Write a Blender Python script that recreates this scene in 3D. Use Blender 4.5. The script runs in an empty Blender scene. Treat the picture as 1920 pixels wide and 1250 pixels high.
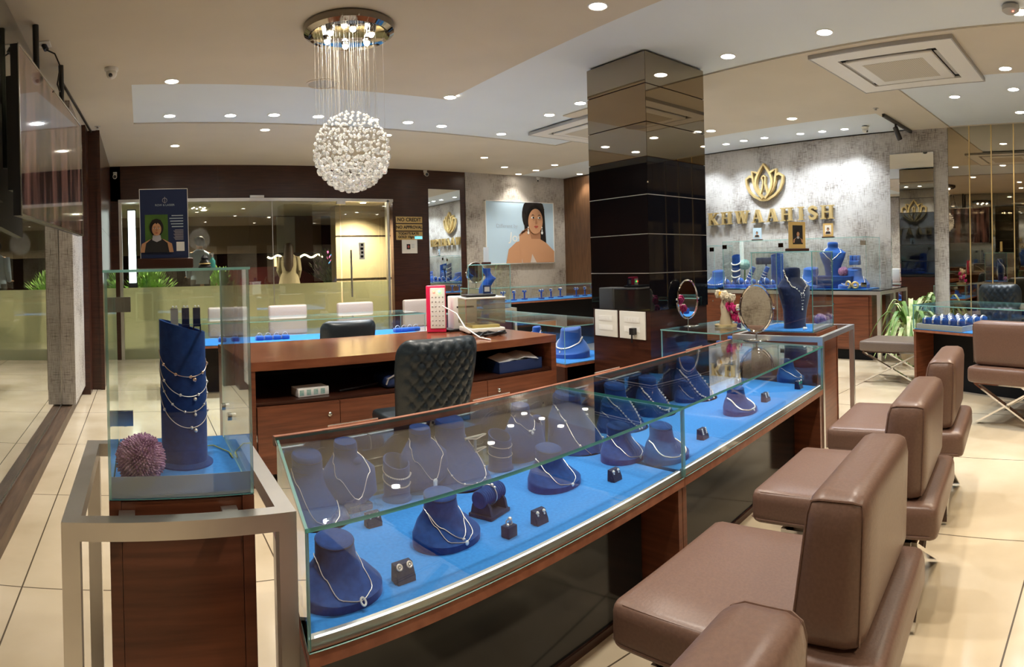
import bpy, math, random
from math import sin, cos, pi, radians, hypot
random.seed(7)
scn = bpy.context.scene
# ---------------------------------------------------------------- camera (a stitched phone panorama: cylindrical)
H = 1.35; F = 1162.0; YH = 503.0; ROLL = -.024; PITCH = .006; HEAD = .598
CEIL = 3.05
from mathutils import Matrix, Vector
cd = bpy.data.cameras.new('camera'); cam = bpy.data.objects.new('camera', cd); scn.collection.objects.link(cam)
cd.type = 'PANO'; cd.panorama_type = 'CENTRAL_CYLINDRICAL'
cd.central_cylindrical_radius = 1.0
cd.central_cylindrical_range_u_min = -960 / F; cd.central_cylindrical_range_u_max = 960 / F
cd.central_cylindrical_range_v_min = -(1250 - YH) / F; cd.central_cylindrical_range_v_max = YH / F
cd.clip_start = .05
cr, sr, cp, sp = cos(ROLL), sin(ROLL), cos(PITCH), sin(PITCH)
Rz = Matrix.Rotation(-HEAD, 3, 'Z')
ax = Rz @ Vector((cr, sp * sr, cp * sr)); ay = Rz @ Vector((0, cp, -sp)); az_ = Rz @ Vector((-sr, sp * cr, cp * cr))
m = Matrix.Identity(4)
for i in range(3):
    m[i][0] = ax[i]; m[i][1] = az_[i]; m[i][2] = -ay[i]
m[2][3] = H
cam.matrix_world = m
scn.camera = cam
# ---------------------------------------------------------------- world, exposure
w = bpy.data.worlds.new('night'); scn.world = w; w.use_nodes = True
w.node_tree.nodes['Background'].inputs[0].default_value = (.010, .012, .02, 1)
w.node_tree.nodes['Background'].inputs[1].default_value = 1.0
scn.view_settings.view_transform = 'Standard'; scn.view_settings.look = 'None'
scn.view_settings.exposure = 1.75; scn.view_settings.gamma = 1; scn.view_settings.use_curve_mapping = False
cy = scn.cycles
cy.max_bounces = 9; cy.diffuse_bounces = 4; cy.glossy_bounces = 5; cy.transmission_bounces = 6; cy.transparent_max_bounces = 24
cy.sample_clamp_indirect = 4.0; cy.caustics_reflective = False; cy.caustics_refractive = False
cy.use_denoising = True
WARM = (1.0, .86, .65); COOL = (.80, .90, 1.0); NEUT = (1.0, .93, .82)
SPOT_W = 34.0

# ---------------------------------------------------------------- helpers
def ray(px, py):
    a = (px - 960) / F; z = (YH - py) / F
    x3, y2, z3 = sin(a), cos(a), z
    x = cr * x3 - sr * z3; z2 = sr * x3 + cr * z3
    y = y2 * cp + z2 * sp; zz = -y2 * sp + z2 * cp
    c, s = cos(HEAD), sin(HEAD)
    return (x * c + y * s, -x * s + y * c, zz)
def at(px, py, z):                     # where the line of sight meets a level
    v = ray(px, py); t = (z - H) / v[2]; return (v[0] * t, v[1] * t, z)
def hitx(px, py, x0):
    v = ray(px, py); t = x0 / v[0]; return (x0, v[1] * t, H + v[2] * t)
def hity(px, py, y0):
    v = ray(px, py); t = y0 / v[1]; return (v[0] * t, y0, H + v[2] * t)
T = .156                               # the sales counter stands turned a little against the walls
def w2c(x, y): return (x * cos(T) + y * sin(T), -x * sin(T) + y * cos(T))
def c2w(x, y): return (x * cos(T) - y * sin(T), x * sin(T) + y * cos(T))

class MB:
    def __init__(s): s.v = []; s.f = []; s.m = []
    def add(s, vs, fs, mi=0):
        o = len(s.v); s.v += [tuple(p) for p in vs]
        for f in fs: s.f.append(tuple(i + o for i in f)); s.m.append(mi)
        return s
    def box(s, x0, y0, z0, x1, y1, z1, mi=0):
        x0, x1 = min(x0, x1), max(x0, x1); y0, y1 = min(y0, y1), max(y0, y1); z0, z1 = min(z0, z1), max(z0, z1)
        return s.add([(x0,y0,z0),(x1,y0,z0),(x1,y1,z0),(x0,y1,z0),(x0,y0,z1),(x1,y0,z1),(x1,y1,z1),(x0,y1,z1)],
                     [(0,3,2,1),(4,5,6,7),(0,1,5,4),(1,2,6,5),(2,3,7,6),(3,0,4,7)], mi)
    def prism(s, poly, z0, z1, mi=0):
        n = len(poly)
        return s.add([(x, y, z0) for x, y in poly] + [(x, y, z1) for x, y in poly],
                     [tuple(range(n))[::-1], tuple(range(n, 2*n))] + [(i, (i+1) % n, n + (i+1) % n, n + i) for i in range(n)], mi)
    def tube(s, pts, r, n=6, closed=False, mi=0, cap=True):
        P = [Vector(p) for p in pts]; N = len(P)
        rs = r if isinstance(r, (list, tuple)) else [r] * N
        vs = []; prev = None
        for i in range(N):
            a = P[(i-1) % N] if (closed or i > 0) else P[0]; b = P[(i+1) % N] if (closed or i < N-1) else P[-1]
            t = (b - a); t = t.normalized() if t.length > 1e-9 else Vector((0,0,1))
            if prev is None:
                u = t.orthogonal().normalized()
            else:
                u = prev - t * prev.dot(t)
                u = u.normalized() if u.length > 1e-6 else t.orthogonal().normalized()
            prev = u; w_ = t.cross(u)
            for k in range(n):
                an = 2*pi*k/n; vs.append(P[i] + (u*cos(an) + w_*sin(an)) * rs[i])
        fs = []
        for i in range(N if closed else N-1):
            j = (i+1) % N
            for k in range(n): fs.append((i*n+k, i*n+(k+1) % n, j*n+(k+1) % n, j*n+k))
        if not closed and cap: fs += [tuple(range(n))[::-1], tuple((N-1)*n+k for k in range(n))]
        return s.add(vs, fs, mi)
    def rings(s, rs, cap=True, mi=0):
        n = len(rs[0]); vs = [p for r in rs for p in r]; fs = []
        for i in range(len(rs)-1):
            for k in range(n): fs.append((i*n+k, i*n+(k+1) % n, (i+1)*n+(k+1) % n, (i+1)*n+k))
        if cap: fs += [tuple(range(n))[::-1], tuple((len(rs)-1)*n+k for k in range(n))]
        return s.add(vs, fs, mi)
    def lathe(s, prof, n=24, c=(0,0,0), sx=1, sy=1, mi=0, cap=True):
        return s.rings([[(c[0]+r*sx*cos(2*pi*k/n), c[1]+r*sy*sin(2*pi*k/n), c[2]+z) for k in range(n)] for r, z in prof], cap, mi)
    def ball(s, c, r, n=10, k=6, sx=1, sy=1, sz=1, mi=0):
        prof = [(max(1e-4, r*sin(pi*i/k)), -r*cos(pi*i/k)*sz) for i in range(k+1)]
        return s.lathe(prof, n, c, sx, sy, mi)
    def torus(s, c, R, r, axis=(0,0,1), n=28, k=8, sx=1, sy=1, mi=0):
        a = Vector(axis).normalized()
        u = Vector((1,0,0)) if abs(a.x) < .9 else Vector((0,1,0))
        u = (u - a*u.dot(a)).normalized(); w_ = a.cross(u)
        return s.tube([Vector(c) + u*cos(2*pi*i/n)*R*sx + w_*sin(2*pi*i/n)*R*sy for i in range(n)], r, k, True, mi)
    def rbox(s, x0, y0, z0, x1, y1, z1, r, g=4, mi=0, crown=0.0):
        # rounded block: a gridded cube pushed out from a smaller core
        c = ((x0+x1)/2, (y0+y1)/2, (z0+z1)/2); h = ((x1-x0)/2, (y1-y0)/2, (z1-z0)/2)
        def coords(hh):
            base = [-hh, -hh + r*.3, -hh + r]; k = [-hh + r + (2*hh-2*r)*i/g for i in range(1, g)]
            return base + k + [hh - r, hh - r*.3, hh]
        X, Y, Z = coords(h[0]), coords(h[1]), coords(h[2])
        for d in range(3):
            A, B = [(Y, Z), (Z, X), (X, Y)][d]
            for sg in (-1, 1):
                vs = []
                for b in B:
                    for a in A:
                        p = [0, 0, 0]; p[d] = h[d]*sg; p[(d+1) % 3] = a; p[(d+2) % 3] = b
                        core = [max(-h[q]+r, min(h[q]-r, p[q])) for q in range(3)]
                        dv = Vector([p[q]-core[q] for q in range(3)])
                        if dv.length > 1e-9: dv = dv.normalized()*r
                        q_ = [core[q]+dv[q] for q in range(3)]
                        if crown and q_[2] > 0:
                            q_[2] += crown*max(0, 1-(q_[0]/h[0])**2)*max(0, 1-(q_[1]/h[1])**2)
                        vs.append((q_[0]+c[0], q_[1]+c[1], q_[2]+c[2]))
                na = len(A); fs = []
                for j in range(len(B)-1):
                    for i in range(na-1):
                        f = (j*na+i, j*na+i+1, (j+1)*na+i+1, (j+1)*na+i)
                        fs.append(f if sg > 0 else f[::-1])
                s.add(vs, fs, mi)
        return s
    def xf(s, M, start=0):
        s.v = s.v[:start] + [tuple(M @ Vector(p)) for p in s.v[start:]]
        return s
    def shear(s, fn): s.v = [tuple(fn(p)) for p in s.v]; return s

def link(o): scn.collection.objects.link(o); return o
def build(name, mb, mats, parent=None, loc=(0,0,0), rz=0, smooth=40, weld=False):
    me = bpy.data.meshes.new(name); me.from_pydata(mb.v, [], mb.f)
    for mt in (mats if isinstance(mats, (list, tuple)) else [mats]): me.materials.append(M[mt] if isinstance(mt, str) else mt)
    me.polygons.foreach_set('material_index', mb.m)
    if weld:
        import bmesh
        b = bmesh.new(); b.from_mesh(me); bmesh.ops.remove_doubles(b, verts=b.verts, dist=1e-5); b.to_mesh(me); b.free()
    if smooth:
        me.polygons.foreach_set('use_smooth', [True]*len(me.polygons)); me.set_sharp_from_angle(angle=radians(smooth))
    me.update()
    o = link(bpy.data.objects.new(name, me)); o.location = loc; o.rotation_euler = (0, 0, rz)
    if parent: o.parent = parent
    return o
def tag(o, label, cat, group=None, kind=None):
    o['label'] = label; o['category'] = cat
    if group: o['group'] = group
    if kind: o['kind'] = kind
    return o
def thing(name, label, cat, loc=(0,0,0), rz=0, group=None):
    o = link(bpy.data.objects.new(name, None)); o.location = loc; o.rotation_euler = (0, 0, rz); o.empty_display_size = .05
    return tag(o, label, cat, group)
def struct(name, mb, mats, smooth=0):
    o = build(name, mb, mats, smooth=smooth); o['kind'] = 'structure'; return o
def dup(root, loc, rz=None, label=None, group=None):
    def cp_(o, par):
        c = o.copy(); scn.collection.objects.link(c); c.parent = par
        for ch in o.children: cp_(ch, c)
        return c
    r = cp_(root, None); r.location = loc
    if rz is not None: r.rotation_euler = (0, 0, rz)
    if label: r['label'] = label
    if group: r['group'] = group
    return r

# ---------------------------------------------------------------- materials
M = {}
def mat(name, col, rough=.5, metal=0, spec=.5, **k):
    m_ = bpy.data.materials.new(name); m_.use_nodes = True; b = m_.node_tree.nodes['Principled BSDF']
    b.inputs['Base Color'].default_value = (*col, 1); b.inputs['Roughness'].default_value = rough
    b.inputs['Metallic'].default_value = metal; b.inputs['Specular IOR Level'].default_value = spec
    for kk, v in k.items():
        b.inputs[kk.replace('_', ' ')].default_value = v
    M[name] = m_; return m_
def N(m_, t, **k):
    n = m_.node_tree.nodes.new(t)
    for a, v in k.items(): setattr(n, a, v)
    return n
def L(m_, a, b): m_.node_tree.links.new(a, b)
def emis(name, col, st):
    m_ = bpy.data.materials.new(name); m_.use_nodes = True; nt = m_.node_tree; nt.nodes.clear()
    e = nt.nodes.new('ShaderNodeEmission'); e.inputs[0].default_value = (*col, 1); e.inputs[1].default_value = st
    o = nt.nodes.new('ShaderNodeOutputMaterial'); nt.links.new(e.outputs[0], o.inputs[0]); M[name] = m_; return m_
def noisy(name, c1, c2, scale=(1,1,1), ns=5, rough=.5, detail=4, lo=.35, hi=.65, bump=0, spec=.5, metal=0, rot=0, **k):
    m_ = mat(name, c1, rough, metal, spec, **k); b = m_.node_tree.nodes['Principled BSDF']
    tc = N(m_, 'ShaderNodeTexCoord'); mp = N(m_, 'ShaderNodeMapping'); mp.inputs['Scale'].default_value = scale
    mp.inputs['Rotation'].default_value = (0, 0, rot)
    nz = N(m_, 'ShaderNodeTexNoise'); nz.inputs['Scale'].default_value = ns; nz.inputs['Detail'].default_value = detail
    rp = N(m_, 'ShaderNodeValToRGB'); rp.color_ramp.elements[0].position = lo; rp.color_ramp.elements[1].position = hi
    rp.color_ramp.elements[0].color = (*c1, 1); rp.color_ramp.elements[1].color = (*c2, 1)
    L(m_, tc.outputs['Object'], mp.inputs[0]); L(m_, mp.outputs[0], nz.inputs[0]); L(m_, nz.outputs[0], rp.inputs[0])
    L(m_, rp.outputs[0], b.inputs['Base Color'])
    if bump:
        bp = N(m_, 'ShaderNodeBump'); bp.inputs['Strength'].default_value = bump; bp.inputs['Distance'].default_value = .01
        L(m_, nz.outputs[0], bp.inputs['Height']); L(m_, bp.outputs[0], b.inputs['Normal'])
    return m_
def pane_mat(name, tint, refl=1.0, base=.05, gcol=(1,1,1), haze=None):
    m_ = bpy.data.materials.new(name); m_.use_nodes = True; nt = m_.node_tree; nt.nodes.clear()
    lw = nt.nodes.new('ShaderNodeLayerWeight'); lw.inputs[0].default_value = .5
    p = nt.nodes.new('ShaderNodeMath'); p.operation = 'POWER'; p.inputs[1].default_value = 4.5
    q = nt.nodes.new('ShaderNodeMath'); q.operation = 'MULTIPLY_ADD'; q.inputs[1].default_value = .9*refl; q.inputs[2].default_value = base
    q.use_clamp = True
    tr = nt.nodes.new('ShaderNodeBsdfTransparent'); tr.inputs[0].default_value = (*tint, 1)
    gl = nt.nodes.new('ShaderNodeBsdfGlossy'); gl.inputs['Roughness'].default_value = .0; gl.inputs[0].default_value = (*gcol, 1)
    mx = nt.nodes.new('ShaderNodeMixShader'); o = nt.nodes.new('ShaderNodeOutputMaterial')
    nt.links.new(lw.outputs['Facing'], p.inputs[0]); nt.links.new(p.outputs[0], q.inputs[0]); nt.links.new(q.outputs[0], mx.inputs[0])
    src = tr.outputs[0]
    if haze:
        d = nt.nodes.new('ShaderNodeBsdfDiffuse'); d.inputs[0].default_value = (*haze[0], 1)
        m2 = nt.nodes.new('ShaderNodeMixShader'); m2.inputs[0].default_value = haze[1]
        nt.links.new(tr.outputs[0], m2.inputs[1]); nt.links.new(d.outputs[0], m2.inputs[2]); src = m2.outputs[0]
    nt.links.new(src, mx.inputs[1]); nt.links.new(gl.outputs[0], mx.inputs[2]); nt.links.new(mx.outputs[0], o.inputs[0])
    M[name] = m_; return m_

noisy('ceiling_paint', (.60,.545,.44), (.64,.58,.47), ns=1.3, rough=.9)
noisy('recess_light_tint', (.69,.75,.78), (.72,.78,.81), ns=1.1, rough=.85)  # cool lamplight on the recess, put into a paler blue-grey colour
noisy('wood_dark', (.028,.0085,.005), (.060,.019,.010), (1.2,1.2,16), 3, .28, 5, .3, .7)
noisy('wood_red', (.10,.030,.014), (.20,.065,.030), (1.0,1.0,14), 3, .30, 5, .3, .7)
noisy('wood_top', (.13,.042,.020), (.25,.088,.042), (1.2,14,6), 2.2, .18, 5, .3, .7)
noisy('wood_edge', (.24,.080,.040), (.33,.12,.062), (8,8,8), 3, .35)
noisy('wood_kerb', (.070,.042,.026), (.13,.080,.050), (14,1.2,6), 3, .45)
noisy('wood_brown', (.085,.042,.020), (.14,.072,.036), (14,14,1.2), 3, .4)
noisy('velvet_blue', (.012,.046,.20), (.017,.062,.255), ns=60, rough=.95, spec=.15, Sheen_Weight=.5, Sheen_Roughness=.4, Sheen_Tint=(.25,.45,1,1))
noisy('felt_blue', (.028,.20,.60), (.036,.235,.67), ns=90, rough=.95, spec=.1, Sheen_Weight=.15)
noisy('velvet_dark', (.006,.014,.060), (.010,.022,.085), ns=60, rough=.95, spec=.1, Sheen_Weight=.3)
noisy('leather_brown', (.150,.085,.062), (.175,.100,.073), ns=120, rough=.36, bump=.06, spec=.5)
noisy('leather_cream', (.38,.30,.25), (.42,.34,.29), ns=100, rough=.45)
noisy('leather_black', (.012,.020,.026), (.018,.027,.034), ns=120, rough=.38, bump=.05)
mat('steel', (.62,.62,.60), .22, 1); mat('chrome', (.85,.85,.85), .05, 1); mat('dark_chrome', (.26,.23,.19), .06, 1); mat('gold', (.78,.58,.26), .38, .75)
noisy('steel_brushed', (.66,.64,.60), (.80,.78,.74), (1,1,1), 3, .36, metal=1)
mat('silver', (.92,.88,.86), .12, 1); mat('rose_gold', (.95,.70,.60), .15, 1)
mat('gem', (.95,.97,1.0), .03, 0, 1.0, Coat_Weight=1.0); mat('gem_green', (.05,.55,.35), .05, 0, 1.0); mat('gem_red', (.30,.06,.05), .05, 0, 1.0)
mat('pearl', (.85,.82,.78), .2, 0, .8); mat('white_plastic', (.78,.77,.72), .4); mat('grey_plastic', (.42,.41,.39), .5)
mat('black_plastic', (.012,.012,.013), .35); mat('black_matte', (.008,.008,.009), .8, spec=.2); mat('dark_void', (.004,.004,.005), .9, spec=.1)
mat('black_gloss', (.004,.004,.005), .02, 0, .8)
mat('panel_gloss', (.010,.011,.012), .10, 0, .55)
mat('bronze_mirror', (.34,.285,.215), .02, 1); mat('mirror', (.86,.88,.86), .01, 1); mat('mirror_warm', (.50,.42,.31), .015, 1)
mat('pink_plastic', (.75,.025,.10), .35); mat('paper', (.85,.85,.83), .7); mat('yellow_metal', (.45,.36,.12), .45)
mat('film', (.74,.73,.58), .6, Transmission_Weight=.0); mat('stone', (.42,.34,.21), .6); mat('brown_panel', (.13,.085,.048), .5)
mat('skin', (.42,.22,.14), .5); mat('hair', (.010,.008,.008), .45); mat('shirt_blue', (.26,.34,.46), .8); mat('trousers', (.02,.02,.025), .8)
mat('dress', (.30,.25,.16), .8); mat('hair_brown', (.05,.03,.02), .5); mat('navy', (.008,.022,.085), .5); mat('sky_print', (.50,.68,.84), .4)
mat('skin_print', (.58,.31,.17), .45); mat('skin_shade', (.40,.19,.10), .45); mat('lip_print', (.42,.08,.06), .45); mat('choker', (.45,.45,.50), .6)
mat('print_grey', (.42,.52,.62), .5); mat('pink_print', (.55,.05,.09), .4); mat('gold_sign', (.66,.47,.18), .4); mat('sign_dark', (.02,.012,.008), .4)
noisy('leaf', (.06,.16,.025), (.20,.34,.08), ns=8, rough=.5); noisy('leaf_pale', (.30,.42,.14), (.62,.66,.36), (1,1,1), 14, .5)
noisy('leaf_dark', (.02,.07,.012), (.10,.22,.03), ns=8, rough=.5); mat('pot', (.42,.33,.22), .5)
noisy('flower_purple', (.32,.13,.32), (.74,.48,.70), ns=40, rough=.7); noisy('flower_teal', (.22,.42,.40), (.45,.62,.58), ns=40, rough=.7)
mat('flower_pink', (.62,.02,.16), .6); mat('flower_cream', (.75,.62,.42), .6); mat('flower_yellow', (.85,.45,.02), .6)
mat('wire', (.55,.52,.46), .35, 1); mat('cable_yellow', (.55,.55,.05), .5); mat('bottle_teal', (.10,.50,.45), .15)
mat('asphalt', (.02,.02,.022), .8); mat('car_paint', (.06,.010,.012), .2)
mat('glass_edge', (.10,.40,.35), .15, 0, .8, Transmission_Weight=.35)
mat('glass_edge_light', (.30,.62,.58), .2, 0, .8, Transmission_Weight=.35)
pane_mat('glass', (.965,.985,.975), 1.0, .045); pane_mat('glass_window', (.55,.62,.57), 1.0, .30)
pane_mat('glass_store', (.86,.88,.82), .9, .08); pane_mat('frost', (.70,.80,.90), .6, .05, haze=((.55,.62,.70), .55))
pane_mat('acrylic', (.86,.84,.78), .8, .05, haze=((.5,.45,.35), .12))
pane_mat('crystal_soft', (.97,.97,.97), .9, .18)
cg = mat('crystal', (1,1,.98), .0, 0, .5, Transmission_Weight=1.0, IOR=1.5)
_d = N(cg, 'ShaderNodeBsdfDiffuse'); _d.inputs[0].default_value = (.92,.92,.9,1); _t = N(cg, 'ShaderNodeBsdfTranslucent'); _t.inputs[0].default_value = (.92,.92,.9,1)
_a = N(cg, 'ShaderNodeAddShader'); _m = N(cg, 'ShaderNodeMixShader'); _m.inputs[0].default_value = .13; _o = cg.node_tree.nodes['Material Output']
L(cg, _d.outputs[0], _a.inputs[0]); L(cg, _t.outputs[0], _a.inputs[1]); L(cg, cg.node_tree.nodes['Principled BSDF'].outputs[0], _m.inputs[1]); L(cg, _a.outputs[0], _m.inputs[2]); L(cg, _m.outputs[0], _o.inputs[0])
_f = M['film']; _t = N(_f, 'ShaderNodeBsdfTranslucent'); _t.inputs[0].default_value = (.85,.84,.68,1); _m = N(_f, 'ShaderNodeMixShader'); _m.inputs[0].default_value = .45
L(_f, _f.node_tree.nodes['Principled BSDF'].outputs[0], _m.inputs[1]); L(_f, _t.outputs[0], _m.inputs[2]); L(_f, _m.outputs[0], _f.node_tree.nodes['Material Output'].inputs[0])
emis('lamp_warm', (1,.90,.74), 14); emis('lamp_cool', (.93,.97,1), 14); emis('bulb', (1,.93,.80), 22); emis('led_strip', (.85,.93,1), .75)
emis('led_red', (1,.05,.03), 6); emis('led_green', (.05,1,.15), 5); emis('led_amber', (1,.6,.05), 4); emis('sign_glow', (.85,.95,1), 2.2)
emis('string_light', (1,.85,.5), 4); emis('street_orange', (1,.55,.2), 1.6); emis('screen_multi', (.75,.15,.3), 1.2); emis('screen_blue', (.1,.4,.8), 1.0)
emis('screen_pink', (.62,.04,.09), .8)

# wallpaper: woven threads running both ways
def wallpaper(name, base, dark, lite):
    m_ = mat(name, base, .7); b = m_.node_tree.nodes['Principled BSDF']; tc = N(m_, 'ShaderNodeTexCoord')
    outs = []
    for sc in ((9,9,120), (110,110,8)):
        mp = N(m_, 'ShaderNodeMapping'); mp.inputs['Scale'].default_value = sc
        nz = N(m_, 'ShaderNodeTexNoise'); nz.inputs['Scale'].default_value = 1.3; nz.inputs['Detail'].default_value = 3
        L(m_, tc.outputs['Object'], mp.inputs[0]); L(m_, mp.outputs[0], nz.inputs[0]); outs.append(nz.outputs[0])
    big = N(m_, 'ShaderNodeTexNoise'); big.inputs['Scale'].default_value = 2.6; big.inputs['Detail'].default_value = 3; L(m_, tc.outputs['Object'], big.inputs[0])
    m0 = N(m_, 'ShaderNodeMath', operation='MINIMUM'); L(m_, outs[0], m0.inputs[0]); L(m_, outs[1], m0.inputs[1])
    m1 = N(m_, 'ShaderNodeMath', operation='ADD'); L(m_, outs[0], m1.inputs[0]); L(m_, outs[1], m1.inputs[1]); mn = N(m_, 'ShaderNodeMath', operation='MULTIPLY_ADD'); L(m_, m1.outputs[0], mn.inputs[0]); mn.inputs[1].default_value = .25; m2_ = N(m_, 'ShaderNodeMath', operation='MULTIPLY'); L(m_, m0.outputs[0], m2_.inputs[0]); m2_.inputs[1].default_value = .5; L(m_, m2_.outputs[0], mn.inputs[2])
    ad = N(m_, 'ShaderNodeMath', operation='MULTIPLY_ADD'); L(m_, big.outputs[0], ad.inputs[0]); ad.inputs[1].default_value = .55; L(m_, mn.outputs[0], ad.inputs[2])
    rp = N(m_, 'ShaderNodeValToRGB'); e = rp.color_ramp.elements; e[0].position = .56; e[0].color = (*dark, 1); e[1].position = .80; e[1].color = (*lite, 1)
    k = e.new(.66); k.color = (*base, 1)
    L(m_, ad.outputs[0], rp.inputs[0]); L(m_, rp.outputs[0], b.inputs['Base Color'])
wallpaper('wallpaper', (.34,.305,.27), (.14,.12,.105), (.50,.47,.43))

# television screen: dim brown picture, mostly a room reflection, put in as faint emission
def tvm():
    m_ = mat('tv_screen', (.01,.01,.011), .06, 0, .8, Coat_Weight=.6, Coat_Roughness=.02); b = m_.node_tree.nodes['Principled BSDF']; tc = N(m_, 'ShaderNodeTexCoord'); mp = N(m_, 'ShaderNodeMapping'); mp.inputs['Scale'].default_value = (5,1,.5)
    nz = N(m_, 'ShaderNodeTexNoise'); nz.inputs['Scale'].default_value = 2.0; nz.inputs['Detail'].default_value = 3; rp = N(m_, 'ShaderNodeValToRGB'); rp.color_ramp.elements[0].position = .42; rp.color_ramp.elements[0].color = (.004,.002,.002,1); rp.color_ramp.elements[1].position = .7; rp.color_ramp.elements[1].color = (.10,.045,.032,1)
    L(m_, tc.outputs['Object'], mp.inputs[0]); L(m_, mp.outputs[0], nz.inputs[0]); L(m_, nz.outputs[0], rp.inputs[0]); L(m_, rp.outputs[0], b.inputs['Emission Color']); b.inputs['Emission Strength'].default_value = .38
tvm()
# floor: big polished tiles with thin dark joints
def floor_mat():
    m_ = mat('floor_tile', (.6,.5,.38), .14, 0, .5); b = m_.node_tree.nodes['Principled BSDF']; tc = N(m_, 'ShaderNodeTexCoord')
    sx = N(m_, 'ShaderNodeSeparateXYZ'); L(m_, tc.outputs['Object'], sx.inputs[0]); res = []
    for ch, off in ((0, 2.86), (1, 2.655)):
        a = N(m_, 'ShaderNodeMath', operation='SUBTRACT'); L(m_, sx.outputs[ch], a.inputs[0]); a.inputs[1].default_value = off - 1.137*12
        d = N(m_, 'ShaderNodeMath', operation='MODULO'); L(m_, a.outputs[0], d.inputs[0]); d.inputs[1].default_value = 1.137
        c = N(m_, 'ShaderNodeMath', operation='LESS_THAN'); L(m_, d.outputs[0], c.inputs[0]); c.inputs[1].default_value = .007; res.append(c.outputs[0])
    mx = N(m_, 'ShaderNodeMath', operation='MAXIMUM'); L(m_, res[0], mx.inputs[0]); L(m_, res[1], mx.inputs[1])
    nz = N(m_, 'ShaderNodeTexNoise'); nz.inputs['Scale'].default_value = 2.2; nz.inputs['Detail'].default_value = 6; L(m_, tc.outputs['Object'], nz.inputs[0])
    rp = N(m_, 'ShaderNodeValToRGB'); e = rp.color_ramp.elements; e[0].position = .3; e[0].color = (.54,.44,.30,1); e[1].position = .7; e[1].color = (.68,.57,.42,1)
    L(m_, nz.outputs[0], rp.inputs[0]); m3 = N(m_, 'ShaderNodeMixRGB'); L(m_, mx.outputs[0], m3.inputs[0]); L(m_, rp.outputs[0], m3.inputs[1]); m3.inputs[2].default_value = (.10,.075,.05,1)
    L(m_, m3.outputs[0], b.inputs['Base Color'])
floor_mat()
# ================================================================ the room
XL, XR, YB, YS = -.70, 7.96, 9.77, -3.2
def rects_minus(x0, x1, y0, y1, holes):
    xs = sorted({x0, x1} | {h[0] for h in holes} | {h[1] for h in holes}); ys = sorted({y0, y1} | {h[2] for h in holes} | {h[3] for h in holes})
    out = []
    for a, b in zip(xs, xs[1:]):
        for c, d in zip(ys, ys[1:]):
            mx, my = (a+b)/2, (c+d)/2
            if not any(h[0] < mx < h[1] and h[2] < my < h[3] for h in holes): out.append((a, b, c, d))
    return out
b = MB()
b.box(XL-.3, YS-.2, -.1, XR+.2, YB+.1, 0); struct('floor', b, 'floor_tile')
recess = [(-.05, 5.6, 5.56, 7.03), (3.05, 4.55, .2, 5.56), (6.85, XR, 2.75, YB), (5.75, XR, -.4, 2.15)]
b = MB()
for a, bb, c, d in rects_minus(XL-.2, XR+.1, YS-.1, YB+.1, recess): b.box(a, c, CEIL, bb, d, CEIL+.12)
struct('ceiling', b, 'ceiling_paint')
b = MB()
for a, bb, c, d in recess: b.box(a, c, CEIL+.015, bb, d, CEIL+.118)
struct('ceiling_recess', b, 'recess_light_tint')
def zc(x, y):
    return CEIL+.015 if any(h[0] < x < h[1] and h[2] < y < h[3] for h in recess) else CEIL
# back wall: dark veneer around the glazed shop front, wallpaper to the right of it
b = MB()
b.box(-.46, YB, 2.50, 4.22, YB+.12, CEIL+.1); b.box(4.22, YB, 0, 5.66, YB+.12, CEIL+.1); b.box(-.75, YB, 0, -.30, YB+.12, CEIL+.1)
for x in (1.25, 3.0): b.box(x, YB-.004, 2.50, x+.006, YB, CEIL)
struct('wall_back', b, 'wood_dark')
b = MB(); b.box(5.66, YB-.02, 0, XR+.1, YB+.12, CEIL+.1); struct('wall_back_papered', b, 'wallpaper')
# right-hand wall with the shop sign
b = MB(); b.box(XR, 2.18, 0, XR+.12, 8.95, CEIL+.1); struct('wall_right', b, 'wallpaper')
b = MB(); b.box(XR, 8.95, 0, XR+.12, YB, CEIL+.1); struct('wall_right_veneer', b, 'wood_brown')
b = MB(); b.box(XR+.02, YS, 0, XR+.14, 2.18, CEIL+.1); struct('wall_right_mirrored_bay', b, 'wood_dark')
# wall behind the photographer
b = MB(); b.box(XL-.2, YS-.12, 0, XR+.1, YS, CEIL+.1)
struct('wall_south', b, 'wood_dark')
b = MB()
for i in range(5): b.box(.2+i*1.5, YS, .9, 1.3+i*1.5, YS+.03, 2.3)
struct('trim_south', b, 'wallpaper')
b = MB(); b.box(XL-.2, YS, 0, XL-.02, 1.9, CEIL+.1); struct('wall_left_near', b, 'wallpaper')
# left wall: kerb, two panes, papered pier and veneered pier
b = MB(); b.box(-.98, 1.9, 0, -.70, 6.98, .085); b.box(-.98,1.9,.085,-.80,6.98,.10); struct('trim_1', b, 'wood_kerb')
b = MB(); b.box(-1.0, 5.97, .10, -.66, 6.98, CEIL+.1); struct('wall_left', b, 'wallpaper')
b = MB(); b.box(-1.0, 6.98, 0, -.60, 7.28, CEIL+.1); b.box(-1.0, 7.28, 0, -.46, YB+.02, CEIL+.1); b.box(-.50, 7.262, 0, -.455, 7.30, CEIL)
for z in (.95, 1.9): b.box(-.462, 7.30, z, -.457, YB, z+.006)
struct('wall_left_veneer', b, 'wood_dark')
def window(n, x, y0, y1, z0, z1):
    b = MB(); b.box(x-.006, y0, z0, x+.006, y1, z1)
    o = struct('window_%d' % n, b, 'glass_window'); return o
window(1, -.83, 1.9, 3.22, .10, CEIL); window(2, -.80, 3.20, 5.94, .10, CEIL)
b = MB(); b.box(-.84, 3.19, .10, -.79, 3.225, .14); b.box(-.86, 1.9, 2.28, -.84, 5.95, 2.31); b.box(-.83, 5.94, .1, -.79, 5.97, CEIL)
b.box(-.83, 1.9, .1, -.79, 5.96, .115); struct('window_frame', b, 'steel')
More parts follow.
